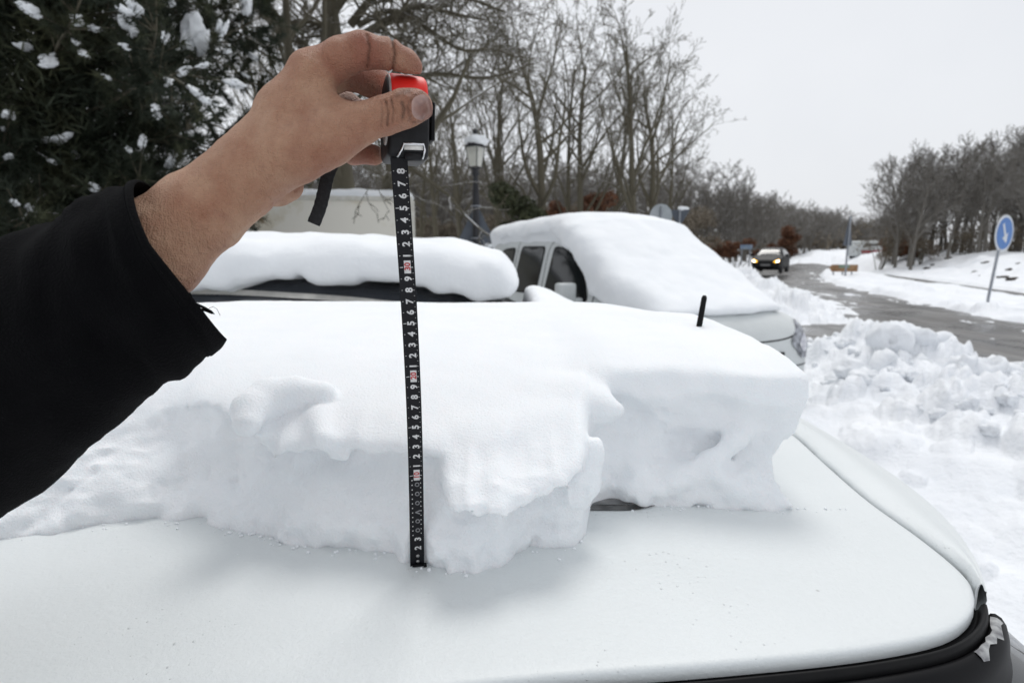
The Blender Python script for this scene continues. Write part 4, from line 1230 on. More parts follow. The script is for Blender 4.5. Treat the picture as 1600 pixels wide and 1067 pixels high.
# dark clods and roots poking out of the far bank
VV, FF, base = [], [], 0
for k in range(26):
    y = rs.uniform(14, 44); x = 12.2 + .31 * y + rs.uniform(1.4, 5.5)
    chunk(x, y, gh(x, y) - .05, rs.uniform(.10, .38), .40, k + 900)
o = link("earth_clods", np_mesh("earth_clods", np.concatenate(VV), np.concatenate(FF)), mat("wet_earth", (.035, .03, .025), .9, (.07, .06, .05), 5))
tag(o, "dark wet clods of earth poking out of the far snow bank", "earth", kind="stuff")
# ------------------------------------------------------------------ other vehicles
def half_section(x, zb, zs, zbelt, ztop, wb, ws, wbelt, wtop):
    return [(0, zb), (wb * 0.75, zb), (wb, zb + 0.05), (ws, zs), (wbelt, zbelt - 0.03), (wbelt - 0.008, zbelt + 0.02), (wtop + (wbelt - wtop) * 0.35, zbelt + (ztop - zbelt) * 0.60),
            (wtop, ztop - 0.045), (wtop * 0.86, ztop - 0.005), (wtop * 0.5, ztop + 0.012), (0, ztop + 0.018)]
def loft_body(name, stations, material, parent, levels=2):
    bm = bmesh.new(); rows = []
    for s in stations:
        hs = half_section(*s)
        full = [(y, z) for y, z in hs] + [(-y, z) for y, z in hs[::-1][1:-1]]
        rows.append([bm.verts.new((s[0], y, z)) for y, z in full])
    m_ = len(rows[0])
    for a, b_ in zip(rows[:-1], rows[1:]):
        for k in range(m_): bm.faces.new((a[k], a[(k + 1) % m_], b_[(k + 1) % m_], b_[k]))
    bm.faces.new(rows[0]); bm.faces.new(rows[-1][::-1])
    o = link(name, bm_mesh(name, bm), material, parent)
    md = o.modifiers.new("subsurf", 'SUBSURF'); md.levels = levels; md.render_levels = levels
    bpy.context.view_layer.update()
    dg = bpy.context.evaluated_depsgraph_get()
    me2 = bpy.data.meshes.new_from_object(o.evaluated_get(dg))
    o.modifiers.clear(); o.data = me2
    me2.polygons.foreach_set("use_smooth", np.ones(len(me2.polygons), dtype=bool))
    bv = BVHTree.FromPolygons([v.co.copy() for v in me2.vertices], [tuple(p.vertices) for p in me2.polygons])
    return o, bv
AX = {"right": (lambda u, v: Vector((u, -3, v)), Vector((0, 1, 0))), "left": (lambda u, v: Vector((u, 3, v)), Vector((0, -1, 0))),
      "front": (lambda u, v: Vector((3, u, v)), Vector((-1, 0, 0))), "back": (lambda u, v: Vector((-8, u, v)), Vector((1, 0, 0))), "top": (lambda u, v: Vector((u, v, 5)), Vector((0, 0, -1)))}
def rounded(poly, r, n=4):
    out = []; N_ = len(poly)
    for i in range(N_):
        p0, p1, p2 = (np.array(poly[(i - 1) % N_], float), np.array(poly[i], float), np.array(poly[(i + 1) % N_], float))
        a = p1 + (p0 - p1) / np.linalg.norm(p0 - p1) * min(r, np.linalg.norm(p0 - p1) * .45); b_ = p1 + (p2 - p1) / np.linalg.norm(p2 - p1) * min(r, np.linalg.norm(p2 - p1) * .45)
        for k in range(n + 1):
            t = k / n; out.append(tuple((1-t)**2 * a + 2*t*(1-t) * p1 + t*t * b_))
    return out
def patch(name, bv, view, poly, off, material, parent, step=0.06):
    f, d = AX[view]; P2 = np.array(poly); n0 = len(poly)
    pts = [Vector(p) for p in poly]
    x0, y0 = P2.min(0); x1, y1 = P2.max(0)
    def inside(q):
        c = False; j = n0 - 1
        for i in range(n0):
            if (P2[i, 1] > q[1]) != (P2[j, 1] > q[1]) and q[0] < (P2[j, 0] - P2[i, 0]) * (q[1] - P2[i, 1]) / (P2[j, 1] - P2[i, 1]) + P2[i, 0]: c = not c
            j = i
        return c
    for xx in np.arange(x0 + step / 2, x1, step):
        for yy_ in np.arange(y0 + step / 2, y1, step):
            if inside((xx, yy_)): pts.append(Vector((xx, yy_)))
    v2, e2, f2, *_ = delaunay_2d_cdt(pts, [(i, (i + 1) % n0) for i in range(n0)], [], 1, 1e-5)
    vs = []
    last = None
    for q in v2:
        o_ = f(q[0], q[1]); h = bv.ray_cast(o_, d)
        if h[0] is None: p_ = last if last is not None else o_ + d * 3
        else: p_ = h[0] - d * off; last = p_
        vs.append(tuple(p_))
    me = bpy.data.meshes.new(name); me.from_pydata(vs, [], [tuple(t) for t in f2]); me.update()
    return link(name, me, material, parent)
def ribbon(name, bv, view, line, w, off, material, parent, n=40):
    f, d = AX[view]; c = spline(line, n) if len(line) > 2 else np.linspace(line[0], line[1], n)
    t = np.gradient(c, axis=0); t /= np.linalg.norm(t, axis=1)[:, None]; nn = np.stack([-t[:, 1], t[:, 0]], 1)
    A = []; last = None
    for p, q in zip(c, nn):
        row = []
        for s in (-1, 1):
            u = p + q * w / 2 * s; h = bv.ray_cast(f(u[0], u[1]), d)
            pt = h[0] - d * off if h[0] is not None else (last or f(u[0], u[1]) + d * 3); last = pt; row.append(tuple(pt))
        A.append(row)
    A = np.array(A); return link(name, np_mesh(name, A.reshape(-1, 3), grid_faces(n, 2)), material, parent)

def snow_sdf_cap(name, parent, lo, hi, h, fn, label=None, seed=0, amp=0.02, material=None):
    X, Y, Z, shp = axes_grid(lo, hi, h)
    D = np.array(np.broadcast_to(fn(X, Y, Z), shp), dtype=np.float32)
    nr_ = np.abs(D) < 0.12; i_ = np.nonzero(nr_)
    D[nr_] += amp * fbm(X[:, 0, 0][i_[0]], Y[0, :, 0][i_[1]], Z[0, 0, :][i_[2]], 0.28, 4, 0.5, seed)
    o = sdf_object(name, D, lo, h, material or M["snow_cap"], parent)
    return o

# --- the white high-roofed van nosing out between the cars
M["van_paint"] = mat("van_white_paint", (0.62, 0.65, 0.65), 0.35, (0.56, 0.585, 0.585), 3, coat=0.2)
van = tag(empty("parked_van", (1.93, 4.98, 0.05), math.radians(-66)), "white panel van buried under snow from its roof over windscreen to bonnet", "van")
NOSE = 0.24
vst = [(0.0, .36, .50, .68, .76, .60, .66, .66, .54), (-.05, .28, .52, .84, .93, .68, .76, .76, .64), (-.18, .23, .54, .97, 1.06, .76, .82, .81, .70), (-.45, .22, .55, 1.05, 1.14, .79, .84, .82, .71),
       (-.90, .22, .55, 1.08, 1.19, .80, .83, .82, .70), (-1.12, .22, .55, 1.09, 1.28, .8, .83, .82, .72), (-1.40, .22, .55, 1.09, 1.53, .8, .83, .82, .70), (-1.68, .22, .55, 1.09, 1.73, .8, .83, .82, .67), (-1.95, .22, .55, 1.09, 1.82, .8, .83, .82, .66),
       (-2.8, .22, .55, 1.09, 1.86, .8, .83, .82, .67), (-3.7, .22, .55, 1.09, 1.84, .8, .83, .82, .67), (-3.95, .25, .55, 1.09, 1.74, .78, .81, .80, .65), (-4.02, .35, .55, 1.05, 1.5, .7, .78, .78, .62)]
vst = [(q[0] + NOSE * float(sstep(-1.0, -0.5, np.array(q[0]))),) + tuple(q[1:]) for q in vst]
vbody, vb_ = loft_body("body", vst, M["van_paint"], van)
M["van_glass"] = mat("van_window_glass", (0.012, 0.014, 0.015), 0.08, spec=0.5)
for side in ("right", "left"):
    for poly, r in (([(-1.10, 1.13), (-1.30, 1.38), (-1.55, 1.57), (-1.80, 1.67), (-2.02, 1.685), (-2.06, 1.12)], 0.06), ([(-2.24, 1.12), (-2.22, 1.685), (-2.86, 1.685), (-2.93, 1.12)], 0.07), ([(-3.08, 1.12), (-3.03, 1.675), (-3.42, 1.65), (-3.62, 1.50), (-3.72, 1.12)], 0.08)):
        wp = patch("window", vb_, side, rounded(poly, r), 0.006, M["rubber"], van, 0.05)
        c = np.mean(poly, 0); ins = [tuple(c + (np.array(p) - c) * 0.93) for p in poly]
        patch("pane", vb_, side, rounded(ins, r), 0.009, M["van_glass"], wp, 0.05)
    for ln in ([(-2.12, 0.35), (-2.13, 1.1), (-2.10, 1.70), (-1.95, 1.765), (-1.62, 1.68), (-1.30, 1.46), (-1.04, 1.16), (-0.98, 0.9), (-1.0, 0.4)], [(-2.99, 0.4), (-3.0, 1.1), (-2.95, 1.74)]):
        ribbon("shut_line", vb_, side, ln, 0.012, 0.003, M["rubber"], van, 60)
    # wing mirror
    sy = -1 if side == "right" else 1
    bm = bmesh.new(); add_box(bm, (-1.22, sy * 0.985, 1.20), (0.12, 0.20, 0.24)); add_box(bm, (-1.2, sy * 0.87, 1.14), (0.07, 0.14, 0.06)); bevel_all(bm, 0.03, 3)
    link("wing_mirror", bm_mesh("wing_mirror", bm), M["van_paint"], van)
M["headlamp"] = mat("headlamp_lens", (0.38, 0.40, 0.44), 0.12, (0.10, 0.105, 0.12), 14, metal=0.3, coat=0.6, lo=0.4, hi=0.6)
M["lamp_inner"] = mat("headlamp_reflector", (0.7, 0.71, 0.74), 0.15, (0.5, 0.5, 0.55), 30, metal=0.8)
for sy in (1, -1):
    hl = patch("headlight", vb_, "front", rounded([(sy * 0.50, .84), (sy * 0.74, 1.03), (sy * 0.80, .98), (sy * 0.76, .70), (sy * 0.64, .68)], 0.05), 0.012, M["headlamp"], van, 0.04)
    patch("reflector", vb_, "front", rounded([(sy * 0.60, .82), (sy * 0.72, .92), (sy * 0.73, .78), (sy * 0.65, .74)], 0.03), 0.018, M["lamp_inner"], hl, 0.03)
ribbon("bonnet_gap", vb_, "front", [(-.80, 1.03), (-.6, .90), (0, .86), (.6, .90), (.80, 1.03)], 0.012, 0.004, M["rubber"], van, 50)
patch("bumper_trim", vb_, "front", rounded([(-.66, .40), (.66, .40), (.70, .50), (-.70, .50)], .03), 0.012, M["trim"], van)
patch("grille", vb_, "front", rounded([(-.38, .64), (.38, .64), (.42, .76), (-.42, .76)], .02), 0.01, M["trim"], van)
ribbon("bumper_line", vb_, "front", [(-.76, .63), (0, .60), (.76, .63)], 0.010, 0.004, M["rubber"], van, 50)
add_wheels(van, (-0.55, -3.35), (-0.72, 0.72), 0.31)
ex = np.array([-4.1, -3.9, -3.0, -2.0, -1.80, -1.5, -1.2, -0.85, -0.45, -0.10, 0.14, 0.28])
ez = np.array([1.94, 2.02, 2.06, 2.07, 2.06, 1.98, 1.81, 1.60, 1.39, 1.225, 1.115, 1.06])
lowx = np.array([-4.2, -1.98, -1.7, -1.45, -1.2, -1.05, -.5, .24]); lowz = np.array([1.79, 1.80, 1.75, 1.62, 1.38, 1.18, 1.10, 1.04])
wx = np.array([-4.2, -3.9, -1.9, -1.5, -1.1, -0.5, .0, 0.28]); ww = np.array([.72, .76, .76, .80, .84, .80, .74, .64])
def van_snow(X, Y, Z):
    xs = X[:, 0, 0]
    et = np.interp(xs, ex, ez)[:, None, None]; el = np.interp(xs, lowx, lowz)[:, None, None]; w = np.interp(xs, wx, ww)[:, None, None]
    lump = 0.05 * vnoise(X, Y * 0, Y * 0, 0.35, 3) + 0.03 * vnoise(X, np.sign(Y), Y * 0, 0.12, 4)
    d = smax(Z - et + 0.05 * (Y / 0.7) ** 2, np.abs(Y) - w - 0.02 * np.sin(X * 7), 0.22)
    el = el - 0.35 * sstep(.72, .55, np.abs(Y)) * sstep(-.8, -1.1, X)
    d = smax(d, el + lump - Z, 0.05)
    d = smax(d, X - NOSE + 0.16 + 0.08 * (Y / .7) ** 2, 0.10); d = smax(d, -4.06 - X, 0.2)
    return d
so_ = snow_sdf_cap("snow_cover", van, np.array([-4.25, -1.0, 0.78]), np.array([0.34, 1.0, 2.3]), 0.022, van_snow, seed=5, amp=0.012)

# --- dark estate car between the van and the hatchback
M["dark_paint"] = mat("dark_blue_paint", (0.022, 0.026, 0.033), 0.2, (0.03, 0.034, 0.042), 3, coat=0.5)
dk = tag(empty("parked_estate_car", (1.55, 3.62, 0.0), math.radians(1.5)), "dark estate car with a rounded loaf of snow on its roof", "car")
dst = [(0.0, .36, .48, .58, .62, .55, .6, .6, .5), (-.06, .28, .5, .66, .72, .66, .74, .74, .62), (-.3, .22, .52, .80, .86, .78, .84, .82, .70), (-.9, .2, .55, .93, 1.0, .82, .87, .85, .72), (-1.12, .2, .55, .96, 1.06, .82, .87, .85, .72), (-1.42, .2, .55, .98, 1.30, .82, .87, .85, .66),
       (-1.78, .2, .55, .98, 1.46, .82, .87, .85, .61), (-2.1, .2, .55, .98, 1.53, .82, .87, .85, .60), (-3.0, .2, .55, .98, 1.58, .82, .87, .85, .60), (-3.9, .2, .55, .99, 1.57, .82, .87, .85, .60), (-4.3, .25, .55, .99, 1.40, .8, .85, .83, .58), (-4.5, .35, .55, .95, 1.1, .74, .8, .78, .58)]
_, db_ = loft_body("body", dst, M["dark_paint"], dk)
for side in ("right", "left"):
    for poly in ([(-1.25, 1.0), (-1.75, 1.33), (-2.15, 1.40), (-2.22, 1.0)], [(-2.30, 1.0), (-2.25, 1.40), (-3.05, 1.42), (-3.12, 1.0)], [(-3.2, 1.0), (-3.15, 1.42), (-3.9, 1.38), (-4.1, 1.02)]):
        patch("window", db_, side, rounded(poly, 0.04), 0.006, M["glass_dark"], dk, 0.06)
    M.setdefault("pale_strip", mat("pale_strip", (0.62, 0.60, 0.56), 0.3, (0.5, 0.49, 0.46), 20, metal=0.4))
    ribbon("window_strip", db_, side, [(-1.30, 1.06), (-1.72, 1.345), (-2.28, 1.438), (-2.7, 1.472), (-3.14, 1.492), (-3.9, 1.48), (-4.15, 1.4)], 0.026, 0.012, M["pale_strip"], dk, 90)
patch("windscreen", db_, "front", rounded([(-.66, 1.06), (.66, 1.06), (.54, 1.44), (-.54, 1.44)], .05), 0.006, M["glass_dark"], dk)
for sy in (-1, 1): patch("headlight", db_, "front", rounded([(sy * .42, .58), (sy * .70, .70), (sy * .72, .60), (sy * .5, .54)], .03), 0.01, M["headlamp"], dk, 0.05)
bm = bmesh.new(); add_tube(bm, [(-1.12, -.55, 1.08), (-1.30, -.2, 1.22), (-1.36, .1, 1.27)], .012, 6); add_tube(bm, [(-1.10, -.2, 1.08), (-1.28, .15, 1.21), (-1.34, .4, 1.25)], .012, 6)
link("wipers", bm_mesh("wipers", bm), M["trim"], dk)
add_wheels(dk, (-0.85, -3.45), (-0.76, 0.76), 0.31)
ex2 = np.array([-4.6, -4.3, -3.5, -2.4, -1.9, -1.62, -1.5]); ez2 = np.array([1.68, 1.75, 1.80, 1.79, 1.765, 1.70, 1.60])
def estate_snow(X, Y, Z):
    xs = X[:, 0, 0]
    et = np.interp(xs, ex2, ez2)[:, None, None]
    lump = 0.018 * vnoise(X, np.sign(Y), Y * 0, 0.4, 13) + 0.024 * vnoise(X, np.sign(Y), Y * 0, 0.10, 14) + 0.014 * vnoise(X, np.sign(Y), Y * 0, 0.045, 15)
    lowz_ = 1.51 + 0.02 * sstep(-3.2, -2.7, X) * sstep(-1.7, -2.2, X) - 0.07 * sstep(-2.3, -1.5, X)
    d = smax(Z - et + 0.05 * (Y / 0.6) ** 2, np.abs(Y) - 0.70, 0.16)
    d = smax(d, lowz_ + lump - Z, 0.045)
    d = smax(d, X + 1.50, 0.16); d = smax(d, -4.35 - X, 0.2)
    return d
snow_sdf_cap("snow_loaf", dk, np.array([-4.6, -.85, 1.25]), np.array([-1.35, .85, 1.95]), 0.02, estate_snow, seed=9, amp=0.014)
def hood_snow(X, Y, Z):
    zc = np.interp(X[:, 0, 0], [-1.5, -1.3, -1.05, -.6, -.1], [1.50, 1.44, 1.31, 1.18, .98])[:, None, None]
    d = smax(Z - zc + 0.05 * (Y / .6) ** 2, np.abs(Y) - .72, .16)
    d = smax(d, .86 - Z, .05); d = smax(d, X + .12, .1); d = smax(d, -1.46 - X, .10)
    return d
snow_sdf_cap("bonnet_snow", dk, np.array([-1.6, -.9, .75]), np.array([0, .9, 1.6]), 0.025, hood_snow, seed=19, amp=0.015)

# --- dark car coming along the road with its lights on
M["black_paint"] = mat("black_paint", (0.008, 0.009, 0.010), 0.5, (0.014, 0.014, 0.014), 6, spec=0.2)
def emit(name, col, s):
    m, n, l, b = new_mat(name); b.inputs["Base Color"].default_value = (*col, 1); b.inputs["Emission Color"].default_value = (*col, 1); b.inputs["Emission Strength"].default_value = s
    return m
M["lit_lamp"] = emit("lit_headlamp", (1.0, 0.93, 0.72), 6.0); M["lit_amber"] = emit("lit_indicator", (1.0, 0.52, 0.04), 1.6)
cx_ = 15.0; cy2 = 34.0; head = math.atan2(-cy2, -cx_ + 5.0)
oc = tag(empty("oncoming_car", (cx_, cy2, 0.22), math.radians(-123)), "black hatchback driving on the snowy road with its headlights lit", "car")
ost = [(0.0, .36, .48, .58, .64, .6, .66, .64, .5), (-.06, .26, .5, .70, .76, .72, .78, .76, .64), (-.3, .2, .52, .86, .92, .8, .85, .84, .72), (-.85, .2, .55, .95, 1.02, .83, .87, .86, .74), (-1.05, .2, .55, .98, 1.08, .83, .87, .86, .74), (-1.4, .2, .55, 1.0, 1.36, .83, .87, .86, .66),
       (-1.75, .2, .55, 1.0, 1.50, .83, .87, .86, .61), (-2.3, .2, .55, 1.0, 1.54, .83, .87, .86, .60), (-3.2, .2, .55, 1.02, 1.50, .83, .87, .86, .60), (-3.7, .2, .55, 1.02, 1.36, .83, .86, .85, .58), (-3.95, .3, .55, 1.0, 1.08, .76, .8, .78, .6)]
_, ob_ = loft_body("body", ost, M["black_paint"], oc)
M["ws_glass"] = mat("reflecting_windscreen", (0.03, 0.036, 0.038), 0.15, (0.02, 0.025, 0.026), 2, spec=0.5)
patch("windscreen", ob_, "front", rounded([(-.68, 1.08), (.68, 1.08), (.54, 1.46), (-.54, 1.46)], .05), 0.008, M["ws_glass"], oc)
for sy in (-1, 1):
    hl = patch("headlight", ob_, "front", rounded([(sy * .42, .72), (sy * .72, .86), (sy * .76, .70), (sy * .5, .64)], .04), 0.015, M["lit_amber"], oc, 0.04)
    patch("lamp_bulb", ob_, "front", rounded([(sy * .58, .66), (sy * .74, .70), (sy * .74, .80), (sy * .58, .76)], .05), 0.03, M["lit_lamp"], hl, 0.04)
    side = "right" if sy < 0 else "left"
    for poly in ([(-1.2, 1.03), (-1.7, 1.38), (-2.2, 1.44), (-2.25, 1.03)], [(-2.35, 1.03), (-2.3, 1.44), (-3.1, 1.40), (-3.4, 1.05)]): patch("window", ob_, side, rounded(poly, .04), .006, M["glass_dark"], oc, .08)
    bm = bmesh.new(); add_box(bm, (-1.2, sy * 0.98, 1.08), (.1, .2, .13)); bevel_all(bm, .02, 2); link("wing_mirror", bm_mesh("wing_mirror", bm), M["black_paint"], oc)
patch("number_plate", ob_, "front", [(-.26, .46), (.26, .46), (.26, .56), (-.26, .56)], .02, mat("plate", (.25, .25, .26), .5, (.2, .2, .2), 9), oc)
patch("grille", ob_, "front", rounded([(-.4, .30), (.4, .30), (.5, .42), (-.5, .42)], .03), .012, M["trim"], oc)
add_wheels(oc, (-.75, -3.2), (-.76, .76), .31)

# --- old cream box body of a lorry behind the cars
m, n, l, b = new_mat("stained_cream_panel")
tc = n.new("ShaderNodeTexCoord")
t1 = n.new("ShaderNodeTexNoise"); t1.inputs["Scale"].default_value = 2.6; t1.inputs["Detail"].default_value = 9; t1.inputs["Roughness"].default_value = .68; l.new(tc.outputs["Object"], t1.inputs["Vector"])
t2 = n.new("ShaderNodeTexNoise"); t2.inputs["Scale"].default_value = 0.8; t2.inputs["Detail"].default_value = 2; l.new(tc.outputs["Object"], t2.inputs["Vector"])
ml = n.new("ShaderNodeMath"); ml.operation = 'MULTIPLY'; l.new(t1.outputs["Fac"], ml.inputs[0]); l.new(t2.outputs["Fac"], ml.inputs[1])
rp = n.new("ShaderNodeValToRGB"); e = rp.color_ramp.elements
e[0].position = .26; e[0].color = (.82, .79, .71, 1); e[1].position = .39; e[1].color = (.20, .14, .08, 1); x_ = e.new(.345); x_.color = (.70, .65, .53, 1)
l.new(ml.outputs[0], rp.inputs["Fac"]); l.new(rp.outputs["Color"], b.inputs["Base Color"]); b.inputs["Roughness"].default_value = .6
M["cream"] = m
tk_ = tag(empty("box_lorry", (-4.0, 12.2, 0), math.radians(9)), "old cream box lorry with flaking stains and snow along its roof edge", "lorry")
xr_ = P(648, 330, 11.0).x + 4.0 - 0.22
bm = bmesh.new(); add_box(bm, (xr_ - 2.6, 0, 1.75), (5.2, 2.1, 1.95)); bevel_all(bm, .05, 3)
link("box_body", bm_mesh("box_body", bm), M["cream"], tk_, smooth=False)
M["cream_trim"] = mat("pale_edge_trim", (.66, .65, .60), .5, (.55, .53, .47), 9)
for zz in (2.66, 0.86):
    bm = bmesh.new(); add_box(bm, (xr_ - 2.6, -1.06, zz), (5.22, .05, .09)); bevel_all(bm, .012, 2); link("edge_rail", bm_mesh("edge_rail", bm), M["cream_trim"], tk_, smooth=False)
bm = bmesh.new(); add_box(bm, (xr_ + .0, -1.055, 1.76), (.09, .06, 1.74)); bevel_all(bm, .012, 2); link("corner_post", bm_mesh("corner_post", bm), M["cream_trim"], tk_, smooth=False)
bm = bmesh.new(); add_box(bm, (xr_ - 2.7, 0, .62), (5.4, 1.0, .22)); link("chassis", bm_mesh("chassis", bm), M["trim"], tk_, smooth=False)
bm = bmesh.new(); add_box(bm, (xr_ - 5.9, 0, 1.25), (1.3, 1.95, 1.5)); bevel_all(bm, .12, 3); link("cab", bm_mesh("cab", bm), M["cream"], tk_)
add_wheels(tk_, (xr_ - 1.0, xr_ - 5.8), (-.9, .9), .42)
def lorry_snow(X, Y, Z):
    d = smax(Z - 2.87 + .03 * Y ** 2, np.abs(Y) - 1.08, .15); d = smax(d, 2.68 - Z, .03); d = smax(d, X - xr_ + .0, .12); return smax(d, xr_ - 5.25 - X, .12)
snow_sdf_cap("roof_snow", tk_, np.array([xr_ - 5.4, -1.25, 2.6]), np.array([xr_ + .2, 1.25, 3.0]), .035, lorry_snow, seed=3, amp=.02)

# far white van with a red stripe beyond the brown sign, seen past the bend
fv = tag(empty("far_van", (float(P(1352, 396, 60).x), 60.0, 0.55), math.radians(15)), "small white and red van far off behind the brown sign", "van")
bm = bmesh.new(); add_box(bm, (0, 0, .95), (4.4, 1.8, 1.2)); add_box(bm, (-.4, 0, 1.65), (3.2, 1.7, .5)); bevel_all(bm, .18, 3); link("body", bm_mesh("body", bm), M["van_paint"], fv)
bm = bmesh.new(); add_box(bm, (0, -.905, .8), (4.0, .02, .3)); link("stripe", bm_mesh("stripe", bm), mat("red_stripe", (.4, .04, .05), .4, (.3, .03, .04), 5), fv, smooth=False)
bm = bmesh.new(); add_box(bm, (-.3, -.87, 1.45), (2.6, .04, .32)); link("window", bm_mesh("window", bm), M["glass_dark"], fv, smooth=False)
add_wheels(fv, (-1.4, 1.4), (-.8, .8), .31)
# ------------------------------------------------------------------ signs and lamp
M["sign_back"] = mat("grey_sign_back", (0.085, 0.10, 0.125), 0.5, (0.065, 0.078, 0.098), 5)
M["sign_back_light"] = mat("pale_sign_back", (0.36, 0.39, 0.41), 0.5, (0.30, 0.33, 0.35), 5, metal=0.3)
M["iron"] = mat("black_iron", (0.012, 0.012, 0.016), 0.5, (0.02, 0.02, 0.025), 15)
def prism(name, outline, t, material, parent, rot=None, locn=(0, 0, 0), bev=0.004):
    """outline in local x,z; thickness along y"""
    bm = bmesh.new()
    A = [bm.verts.new((x, -t / 2, z)) for x, z in outline]; B = [bm.verts.new((x, t / 2, z)) for x, z in outline]
    bm.faces.new(A); bm.faces.new(B[::-1])
    for k in range(len(A)): bm.faces.new((A[k], B[k], B[(k + 1) % len(A)], A[(k + 1) % len(A)]))
    bmesh.ops.recalc_face_normals(bm, faces=bm.faces)
    if bev: bevel_all(bm, bev, 1)
    o = link(name, bm_mesh(name, bm), material, parent, smooth=False)
    o.location = locn
    if rot: o.rotation_euler = rot
    return o
def lump_mesh(r, sx, sy, sz, seed):
    q = IV * (1 + .3 * fbm(IV[:, 0], IV[:, 1], IV[:, 2], .9, 3, .5, seed))[:, None] * r * np.array([sx, sy, sz])
    return np_mesh("snow_lump", q, IF)
# street lantern
lp = P(744, 380, 12.0); lx, ly = lp.x, lp.y
zg = gh(lx, ly) - .05
lamp = tag(empty("street_lamp", (lx, ly, zg)), "black lamp post with a snow capped glass lantern", "street lamp")
def z_at(py, d): return P(745, py, d).z
zl0, zl1 = z_at(266, 12) - zg, z_at(234, 12) - zg
bm = bmesh.new()
add_tube(bm, [(0, 0, -.1), (0, 0, .5), (0, 0, .55), (0, 0, 1.0), (0, 0, z_at(325, 12) - zg), (0, 0, z_at(322, 12) - zg), (0, 0, zl0 - .16), (0, 0, zl0 - .12), (0, 0, zl0 - .04), (0, 0, zl0)],
         [.11, .11, .085, .075, .065, .08, .052, .085, .06, .10], 12)
link("post", bm_mesh("post", bm), M["iron"], lamp)
m, n, l, b = new_mat("milky_lantern_glass"); b.inputs["Roughness"].default_value = .6; b.inputs["Transmission Weight"].default_value = .75
t1 = n.new("ShaderNodeTexNoise"); t1.inputs["Scale"].default_value = 6; mx = n.new("ShaderNodeMix"); mx.data_type = 'RGBA'; mx.inputs[6].default_value = (.95, .95, .91, 1); mx.inputs[7].default_value = (.85, .85, .80, 1)
l.new(t1.outputs["Fac"], mx.inputs[0]); l.new(mx.outputs[2], b.inputs["Base Color"]); M["lantern_glass"] = m
rb, rt = .13, .205
hgt = zl1 - zl0
bm = bmesh.new()
c4 = lambda r, z: [Vector((r * math.cos(a), r * math.sin(a), z)) for a in (math.radians(15 + 90 * k) for k in range(4))]
lo4, hi4 = c4(rb, zl0 + .02), c4(rt, zl1)
for k in range(4):
    bm = bmesh.new(); q = [lo4[k], lo4[(k + 1) % 4], hi4[(k + 1) % 4], hi4[k]]; c = sum(q, Vector()) / 4
    vs = [bm.verts.new(c + (v - c) * .93) for v in q]; f = bm.faces.new(vs); bmesh.ops.solidify(bm, geom=[f], thickness=.006)
    link("pane", bm_mesh("pane", bm), M["lantern_glass"], lamp, smooth=False)
bm = bmesh.new()
for k in range(4):
    add_tube(bm, [lo4[k], hi4[k]], .011, 6); add_tube(bm, [lo4[k], lo4[(k + 1) % 4]], .012, 6); add_tube(bm, [hi4[k], hi4[(k + 1) % 4]], .014, 6)
link("lantern_frame", bm_mesh("lantern_frame", bm), M["iron"], lamp)
bm = bmesh.new(); add_tube(bm, [(0, 0, zl1), (0, 0, zl1 + .12), (0, 0, zl1 + .20), (0, 0, zl1 + .30), (0, 0, zl1 + .36)], [.21, .13, .05, .055, .02], 12)
link("lantern_roof", bm_mesh("lantern_roof", bm), M["iron"], lamp)
sl = link("snow_cap", lump_mesh(.2, 1.05, 1.05, .62, 4), M["snow_cap"], lamp); sl.location = (.02, 0, zl1 + .12)
# triangular warning sign on the lamp post, seen from behind
def tri(w, h, r=.05): return rounded([(-w / 2, 0), (w / 2, 0), (0, h)], r, 4)
ts = tag(empty("warning_sign", (lx, ly, zg)), "triangular road sign seen from behind, fixed to the lamp post", "sign")
zt0 = z_at(402, 12) - zg; hs = z_at(317, 12) - z_at(402, 12)
prism("panel", tri(1.12, hs, .03), .012, M["sign_back"], ts, locn=(0, .10, zt0))
for f_ in (.35, .93):
    bm = bmesh.new(); add_tube(bm, [(-.10, .09, zt0 + hs * f_), (-.08, -.08, zt0 + hs * f_), (.08, -.08, zt0 + hs * f_), (.10, .09, zt0 + hs * f_)], .014, 6); link("bracket", bm_mesh("bracket", bm), M["metal_grey"], ts)
sl = link("snow_patch", lump_mesh(.075, 1.2, .35, .6, 8), M["snow_cap"], ts); sl.location = (.27, .085, zt0 + hs * .22)

# blue round arrow sign on the verge
bd = 15.5
bp_w = P(1569, 365, bd); foot_w = P(1548, 466, bd)
gz0 = gh(bp_w.x, bp_w.y)
az_cam = math.atan2(-bp_w.x, bp_w.y)
bs = tag(empty("arrow_sign", (foot_w.x, foot_w.y, gz0 - .1)), "round blue sign with a white arrow on a leaning grey post in the snow verge", "sign")
r0 = Vector(bs.location)
bm = bmesh.new(); bk = Vector((-math.sin(az_cam + math.radians(68)), math.cos(az_cam + math.radians(68)), 0)) * .055; add_tube(bm, [Vector((0, 0, 0)) + bk, foot_w - r0 + bk, (bp_w - r0) + bk + Vector((.03, 0, .30))], .036, 10); link("post", bm_mesh("post", bm), M["metal_grey"], bs)
M["sign_blue"] = mat("sign_blue", (.015, .13, .42), .35, (.02, .15, .45), 4); M["sign_white"] = mat("sign_white", (.62, .65, .68), .4, (.55, .58, .62), 4)
disc = [(math.cos(2 * math.pi * k / 40), math.sin(2 * math.pi * k / 40)) for k in range(40)]
Rr = 28.5 * bd / FPX
face_rot = (math.radians(2), math.radians(10), math.radians(68 + 48))
face_rot = (0, math.radians(8), math.radians(15))
def yaw_to(target_az): return target_az
rz = az_cam + math.radians(68)                     # turned away: seen as a narrow ellipse
rotE = (0, math.radians(11), rz)
sp_ = prism("panel", [(x * Rr, z * Rr) for x, z in disc], .02, M["sign_white"], bs, rot=rotE, locn=bp_w - r0)
